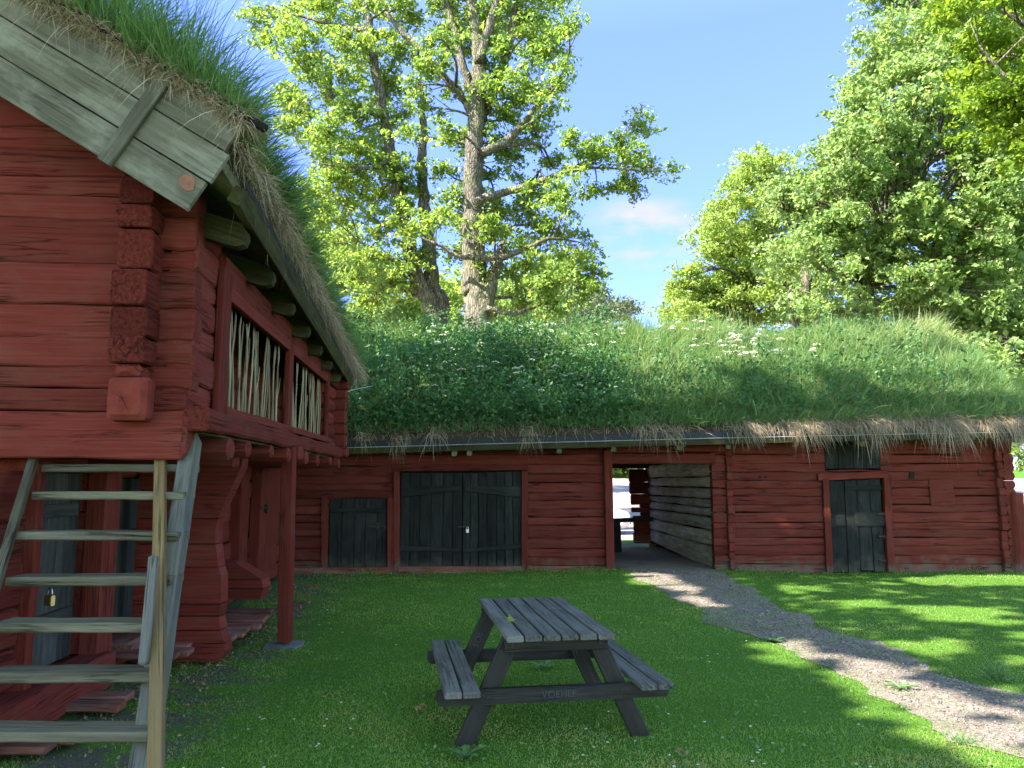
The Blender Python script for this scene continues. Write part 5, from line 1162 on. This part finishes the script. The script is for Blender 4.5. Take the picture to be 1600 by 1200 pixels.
polyN = [(1490, -80), (1500, 30), (1530, 120), (1562, 190), (1590, 250), (1640, 290), (1800, 260), (1800, -80)]
cs, rs = fill(polyN, 42, 34, 60, YN, 1.8, 11)
limN = [(ground_start([(1760, 500)], YN) + LB([(1760, 500), (1740, 350), (1700, 200), (1660, 60), (1640, -60)], YN, .25, .12)[0], .32, .12), LB([(1705, 210), (1640, 170), (1580, 130), (1530, 70)], YN - .4, .11, .03), LB([(1730, 300), (1680, 260), (1610, 240)], YN - .3, .09, .03), LB([(1670, 90), (1600, 40), (1540, 0)], YN + .4, .1, .03)]
make_tree('maple_tree', 'nearest tree at the top right with deep saturated green leaves hanging into view', 'tree', limN, cs, rs, M['leafnear'], per=2300, size=.13, seed=11, twig=.15)
YW = 34.0
cs, rs = fill([(905, 470), (950, 452), (985, 470), (1000, 520), (860, 530), (860, 490)], 34, 16, 26, YW, 2, 13)
limW = [(ground_start([(930, 520)], YW) + LB([(930, 520), (940, 470), (950, 450)], YW, .15, .04)[0], .2, .04), LB([(932, 515), (965, 480), (985, 462)], YW, .06, .02)]
make_tree('willow_bush', 'grey-green willow bush showing above the middle of the barn roof', 'tree', limW, cs, rs, M['leafgrey'], per=800, size=.15, seed=13)
# bright low trees standing behind the two oaks, right edge and beyond the passage
def bushy(label, poly, n, r0, r1, Y, sp, seed, mat, per, size, name='broadleaf_tree', group=None, tpx=None):
    cs, rs = fill(poly, n, r0, r1, Y, sp, seed); cx = tpx or sum(p[0] for p in poly) / len(poly); yb = max(p[1] for p in poly); yt = min(p[1] for p in poly)
    lim = [(ground_start([(cx, yb)], Y) + [W(cx, yb - 5, Y), W(cx + 4, (yb + yt) / 2, Y), W(cx - 3, yt + 15, Y)], .16, .04)]
    return make_tree(name, label, 'tree', lim, cs, rs, mat, per=per, size=size, seed=seed, twig=.3, group=group)
bushy('bright green tree filling the gap between the two oak trunks', [(560, 400), (640, 440), (720, 420), (720, 540), (560, 540)], 30, 24, 40, 44, 2.5, 21, M['leafyellow'], 480, .25)
bushy('mid green tree low behind the right side of the great oak', [(770, 420), (850, 390), (900, 440), (900, 540), (760, 540)], 30, 24, 40, 46, 2.5, 23, M['leafoak2'], 480, .25)
bushy('pale green tree at the left, half hidden by the storehouse roof', [(420, 230), (520, 330), (600, 420), (600, 560), (420, 560)], 40, 26, 44, 42, 2.5, 25, M['leafoak2'], 480, .25)
bushy('low drooping tree beyond the right gable of the barn', [(1500, 430), (1600, 420), (1680, 450), (1680, 640), (1560, 620), (1490, 540)], 34, 26, 44, 25, 1.8, 27, M['leafoak2'], 900, .17, tpx=1640)
bushy('leafy bush showing under the eave at the far right', [(1570, 670), (1640, 640), (1700, 650), (1700, 742), (1575, 742)], 24, 14, 24, 40, 2, 29, M['leafoak'], 500, .2, tpx=1680)
for i, (xa, xb, lab) in enumerate(((930, 985, 'far green tree seen through the barn passage across the road'), (985, 1050, 'far tree mostly hidden by the dark log ends of the passage'))):
    bushy(lab, [(xa, 690), (xb, 685), (xb, 747), (xa, 747)], 20, 10, 18, 66, 3, 31 + i, M['leafoak'], 150, .4, group='trees across the road')
# ---- tall trees out of frame to the left and behind, whose shade falls on the yard
lit = [[(1160, 1008), (1230, 1000), (1320, 1022), (1420, 1050), (1560, 1098), (1640, 1120), (1660, 1230), (1540, 1218), (1420, 1150), (1330, 1118), (1300, 1085), (1255, 1050), (1185, 1028)],
       [(985, 898), (1060, 902), (1110, 930), (1085, 940), (1030, 922), (975, 912)], [(1395, 948), (1480, 944), (1570, 958), (1540, 976), (1440, 968)],
       [(1290, 940), (1370, 936), (1400, 948), (1310, 956)], [(1380, 1000), (1480, 998), (1520, 1018), (1420, 1022)], [(1540, 972), (1620, 966), (1640, 998), (1570, 992)],
       [(1390, 902), (1500, 897), (1640, 900), (1640, 916), (1440, 914)], [(1220, 917), (1290, 913), (1300, 924), (1240, 930)], [(1060, 925), (1150, 950), (1120, 958), (1060, 940)], [(1545, 1030), (1640, 1020), (1640, 1045), (1590, 1046)]]
litW = [[tuple(G(*p)[:2]) for p in poly] for poly in lit]
def litmask(gx, gy, rng):
    jx = gx + (vnoise(gx, gy, .25, 31) - .5) * .35; jy = gy + (vnoise(gx, gy, .25, 37) - .5) * .35
    m_ = np.zeros(len(gx), bool)
    for i, poly in enumerate(litW): m_ |= inpoly(jx, jy, poly)
    keep = (vnoise(gx, gy * 2.4, .5, 41) > .86)          # some leaves stay and streak the patches
    return m_ & ~keep
rng = np.random.default_rng(77)
NL = 31000
gx = rng.uniform(-2.6, 13.5, NL); gy = rng.uniform(2.6, 20.0, NL); hm = np.maximum(9.8, (3.2 + .69 * gy) / 1.31); h = hm + 7.0 * rng.random(NL)
kp = ~litmask(gx, gy, rng)
holes = vnoise(gx, gy, .8, 51) * .6 + vnoise(gx, gy, .33, 52) * .4
kp &= ~((gx > 5.5) & (gy < 13) & (holes > .70))
kp &= ~((gy > 14.5) & (gy < 14.85) & (gx > 5.6) & (gx < 11.8) & (holes > .44))
kp &= ~((gy > 15.2) & (gy <= 16.5) & (holes > np.where(gx > 4.5, .50, .60)))
kp &= ~((gy > 16.5) & (holes > np.where(gx > 5.6, .30, np.where(gx > 2.0, .34, .46))))
kp &= ~((gy > 18.0) & (gx > 4.0) & (holes > .2))
gx, gy, h = gx[kp], gy[kp], h[kp]
x2 = rng.uniform(-3.0, 3.6, 13000); y2_ = rng.uniform(1.5, 14.4, 13000); k2 = ~litmask(x2, y2_, rng); x3 = rng.uniform(-6, 11.5, 7500); y3 = rng.uniform(13.8, 15.4, 7500); k3 = ~((y3 > 14.5) & (y3 < 14.85) & (x3 > 5.6))
gx = np.concatenate([gx, x2[k2], x3[k3]]); gy = np.concatenate([gy, y2_[k2], y3[k3]]); hm = np.maximum(9.8, (3.2 + .69 * gy) / 1.31); h = np.concatenate([h, (hm + 7.0 * rng.random(len(hm)))[len(h):]])
P = np.stack([gx, gy, 0 * gx], 1) + SUN[None] * (h / SUN[2])[:, None]
trunks = np.array([[-8.5, -3.5], [-12.5, 6.5], [-3.5, -7.0], [-8.0, 12.6]])
own = np.argmin(np.linalg.norm(P[:, None, :2] - trunks[None], axis=2), 1)
labs = ['tall shade tree behind and left of the viewer', 'tall shade tree on the far side of the storehouse', 'tall shade tree behind the viewer', 'tall shade tree rising behind the storehouse roof']
for i in range(4):
    Q = P[own == i]
    if len(Q) < 50: continue
    root = tag(empty('broadleaf_tree', (trunks[i][0], trunks[i][1], 0)), labs[i], 'tree'); mb = MB()
    tx0 = np.array([trunks[i][0], trunks[i][1], -.2]); mb.tube(spline([tx0, tx0 + [.1, 0, 4], tx0 + [0, .2, 8], tx0 + [.2, .1, 12]], 4), [.45 - .022 * j for j in range(13)], n=10, rough=.1)
    for j in rng.integers(0, len(Q), 26):
        s0 = tx0 + Z * rng.uniform(6, 11); e = Q[j]
        if min(e[2] - .69 * e[1], (s0[2] + e[2]) / 2 - .69 * (s0[1] + e[1]) / 2) < 3.0 : continue
        mb.tube(spline([s0, (s0 + e) / 2 + Z * .6, e], 3), [.11 - .014 * q for q in range(7)], n=5)
    mb.build('trunk', M['bark'], root, smooth=True)
    leaves('crown', Q, rng.uniform(.18, .34, len(Q)), rng.random(len(Q)), M['leafdark'], root, rng=rng, bias=.3, nrmdir=SUN[None] * 1.6)
# ================================================================== light, sky, camera
el = math.asin(SUN[2]); az = math.atan2(SUN[0], SUN[1])
wd = bpy.data.worlds.new('World'); scene.world = wd; wd.use_nodes = True
nt = wd.node_tree; N, L = nt.nodes, nt.links; N.clear()
out = N.new('ShaderNodeOutputWorld'); bg = N.new('ShaderNodeBackground'); sky = N.new('ShaderNodeTexSky'); sky.sky_type = 'NISHITA'; sky.sun_disc = False
sky.sun_elevation = el; sky.sun_rotation = az; sky.air_density = 1.0; sky.dust_density = .1; sky.ozone_density = 4.0; sky.altitude = 50
tc = N.new('ShaderNodeTexCoord')
# thin pinkish cloud low in the gap between the trees
cd = nrm(ray(1005, 362)); dp = N.new('ShaderNodeVectorMath'); dp.operation = 'SUBTRACT'; dp.inputs[1].default_value = tuple(cd); L.new(tc.outputs['Generated'], dp.inputs[0])
ms = N.new('ShaderNodeVectorMath'); ms.operation = 'MULTIPLY'; ms.inputs[1].default_value = (1.0, 1.0, 1.7); L.new(dp.outputs[0], ms.inputs[0])
ln = N.new('ShaderNodeVectorMath'); ln.operation = 'LENGTH'; L.new(ms.outputs[0], ln.inputs[0])
fall = N.new('ShaderNodeMapRange'); fall.inputs[1].default_value = .095; fall.inputs[2].default_value = .03; fall.interpolation_type = 'SMOOTHSTEP'; L.new(ln.outputs['Value'], fall.inputs[0])
mp = N.new('ShaderNodeMapping'); mp.inputs['Scale'].default_value = (7, 7, 16); L.new(tc.outputs['Generated'], mp.inputs[0])
nz = N.new('ShaderNodeTexNoise'); nz.inputs['Scale'].default_value = 1.5; nz.inputs['Detail'].default_value = 7; nz.inputs['Roughness'].default_value = .5; L.new(mp.outputs[0], nz.inputs['Vector'])
rp = N.new('ShaderNodeMapRange'); rp.inputs[1].default_value = .42; rp.inputs[2].default_value = .66; rp.interpolation_type = 'SMOOTHSTEP'; L.new(nz.outputs['Fac'], rp.inputs[0])
mu = N.new('ShaderNodeMath'); mu.operation = 'MULTIPLY'; L.new(fall.outputs[0], mu.inputs[0]); L.new(rp.outputs[0], mu.inputs[1])
m2 = N.new('ShaderNodeMath'); m2.operation = 'MULTIPLY'; m2.inputs[1].default_value = .85; L.new(mu.outputs[0], m2.inputs[0])
mx = N.new('ShaderNodeMixRGB'); mx.inputs[2].default_value = (1.45, 1.3, 1.75, 1); L.new(m2.outputs[0], mx.inputs[0]); tn = N.new('ShaderNodeMixRGB'); tn.blend_type = 'MULTIPLY'; tn.inputs[0].default_value = 1; sz_ = N.new('ShaderNodeSeparateXYZ'); L.new(tc.outputs['Generated'], sz_.inputs[0]); rz_ = ramp(N, [(0.0, (.40, .425, .85)), (.28, (.48, .47, .89)), (.52, (.62, .575, .94)), (.72, (1.25, 1.15, .95))]); L.new(sz_.outputs['Z'], rz_.inputs[0]); fb_ = N.new('ShaderNodeMapRange'); fb_.interpolation_type = 'SMOOTHSTEP'; fb_.inputs[1].default_value = .45; fb_.inputs[2].default_value = -.15; L.new(sz_.outputs['Y'], fb_.inputs[0]); mb_ = N.new('ShaderNodeMixRGB'); mb_.inputs[2].default_value = (1.32, 1.22, 1.02, 1); L.new(fb_.outputs[0], mb_.inputs[0]); L.new(rz_.outputs[0], mb_.inputs[1]); L.new(mb_.outputs[0], tn.inputs[2]); L.new(sky.outputs[0], tn.inputs[1]); L.new(tn.outputs[0], mx.inputs[1])  # tint dims sky ahead, adds unseen warm brightness overhead and behind to lift shade
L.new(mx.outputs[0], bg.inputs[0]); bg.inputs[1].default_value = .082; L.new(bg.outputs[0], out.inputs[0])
sl = bpy.data.lights.new('sun', 'SUN'); sl.energy = 3.0; sl.angle = math.radians(.5); sl.color = (1, .95, .86)
so = bpy.data.objects.new('sun', sl); COL.objects.link(so); so.rotation_euler = Vector(tuple(SUN)).to_track_quat('Z', 'Y').to_euler(); so.location = (-20, -10, 30)
cam = bpy.data.cameras.new('camera'); cam.sensor_width = 36; cam.lens = 27; cam.clip_end = 2000; cam.clip_start = .05
co = bpy.data.objects.new('camera', cam); COL.objects.link(co); co.location = tuple(EYE); co.rotation_euler = (math.pi / 2 + TH, 0, 0); scene.camera = co
scene.view_settings.view_transform = 'Standard'; scene.view_settings.look = 'None'; scene.view_settings.exposure = EXPO; scene.view_settings.gamma = 1; scene.view_settings.use_curve_mapping = False
cy = scene.cycles; cy.max_bounces = 8; cy.diffuse_bounces = 5; cy.glossy_bounces = 2; cy.transmission_bounces = 6; cy.transparent_max_bounces = 4; cy.use_denoising = True
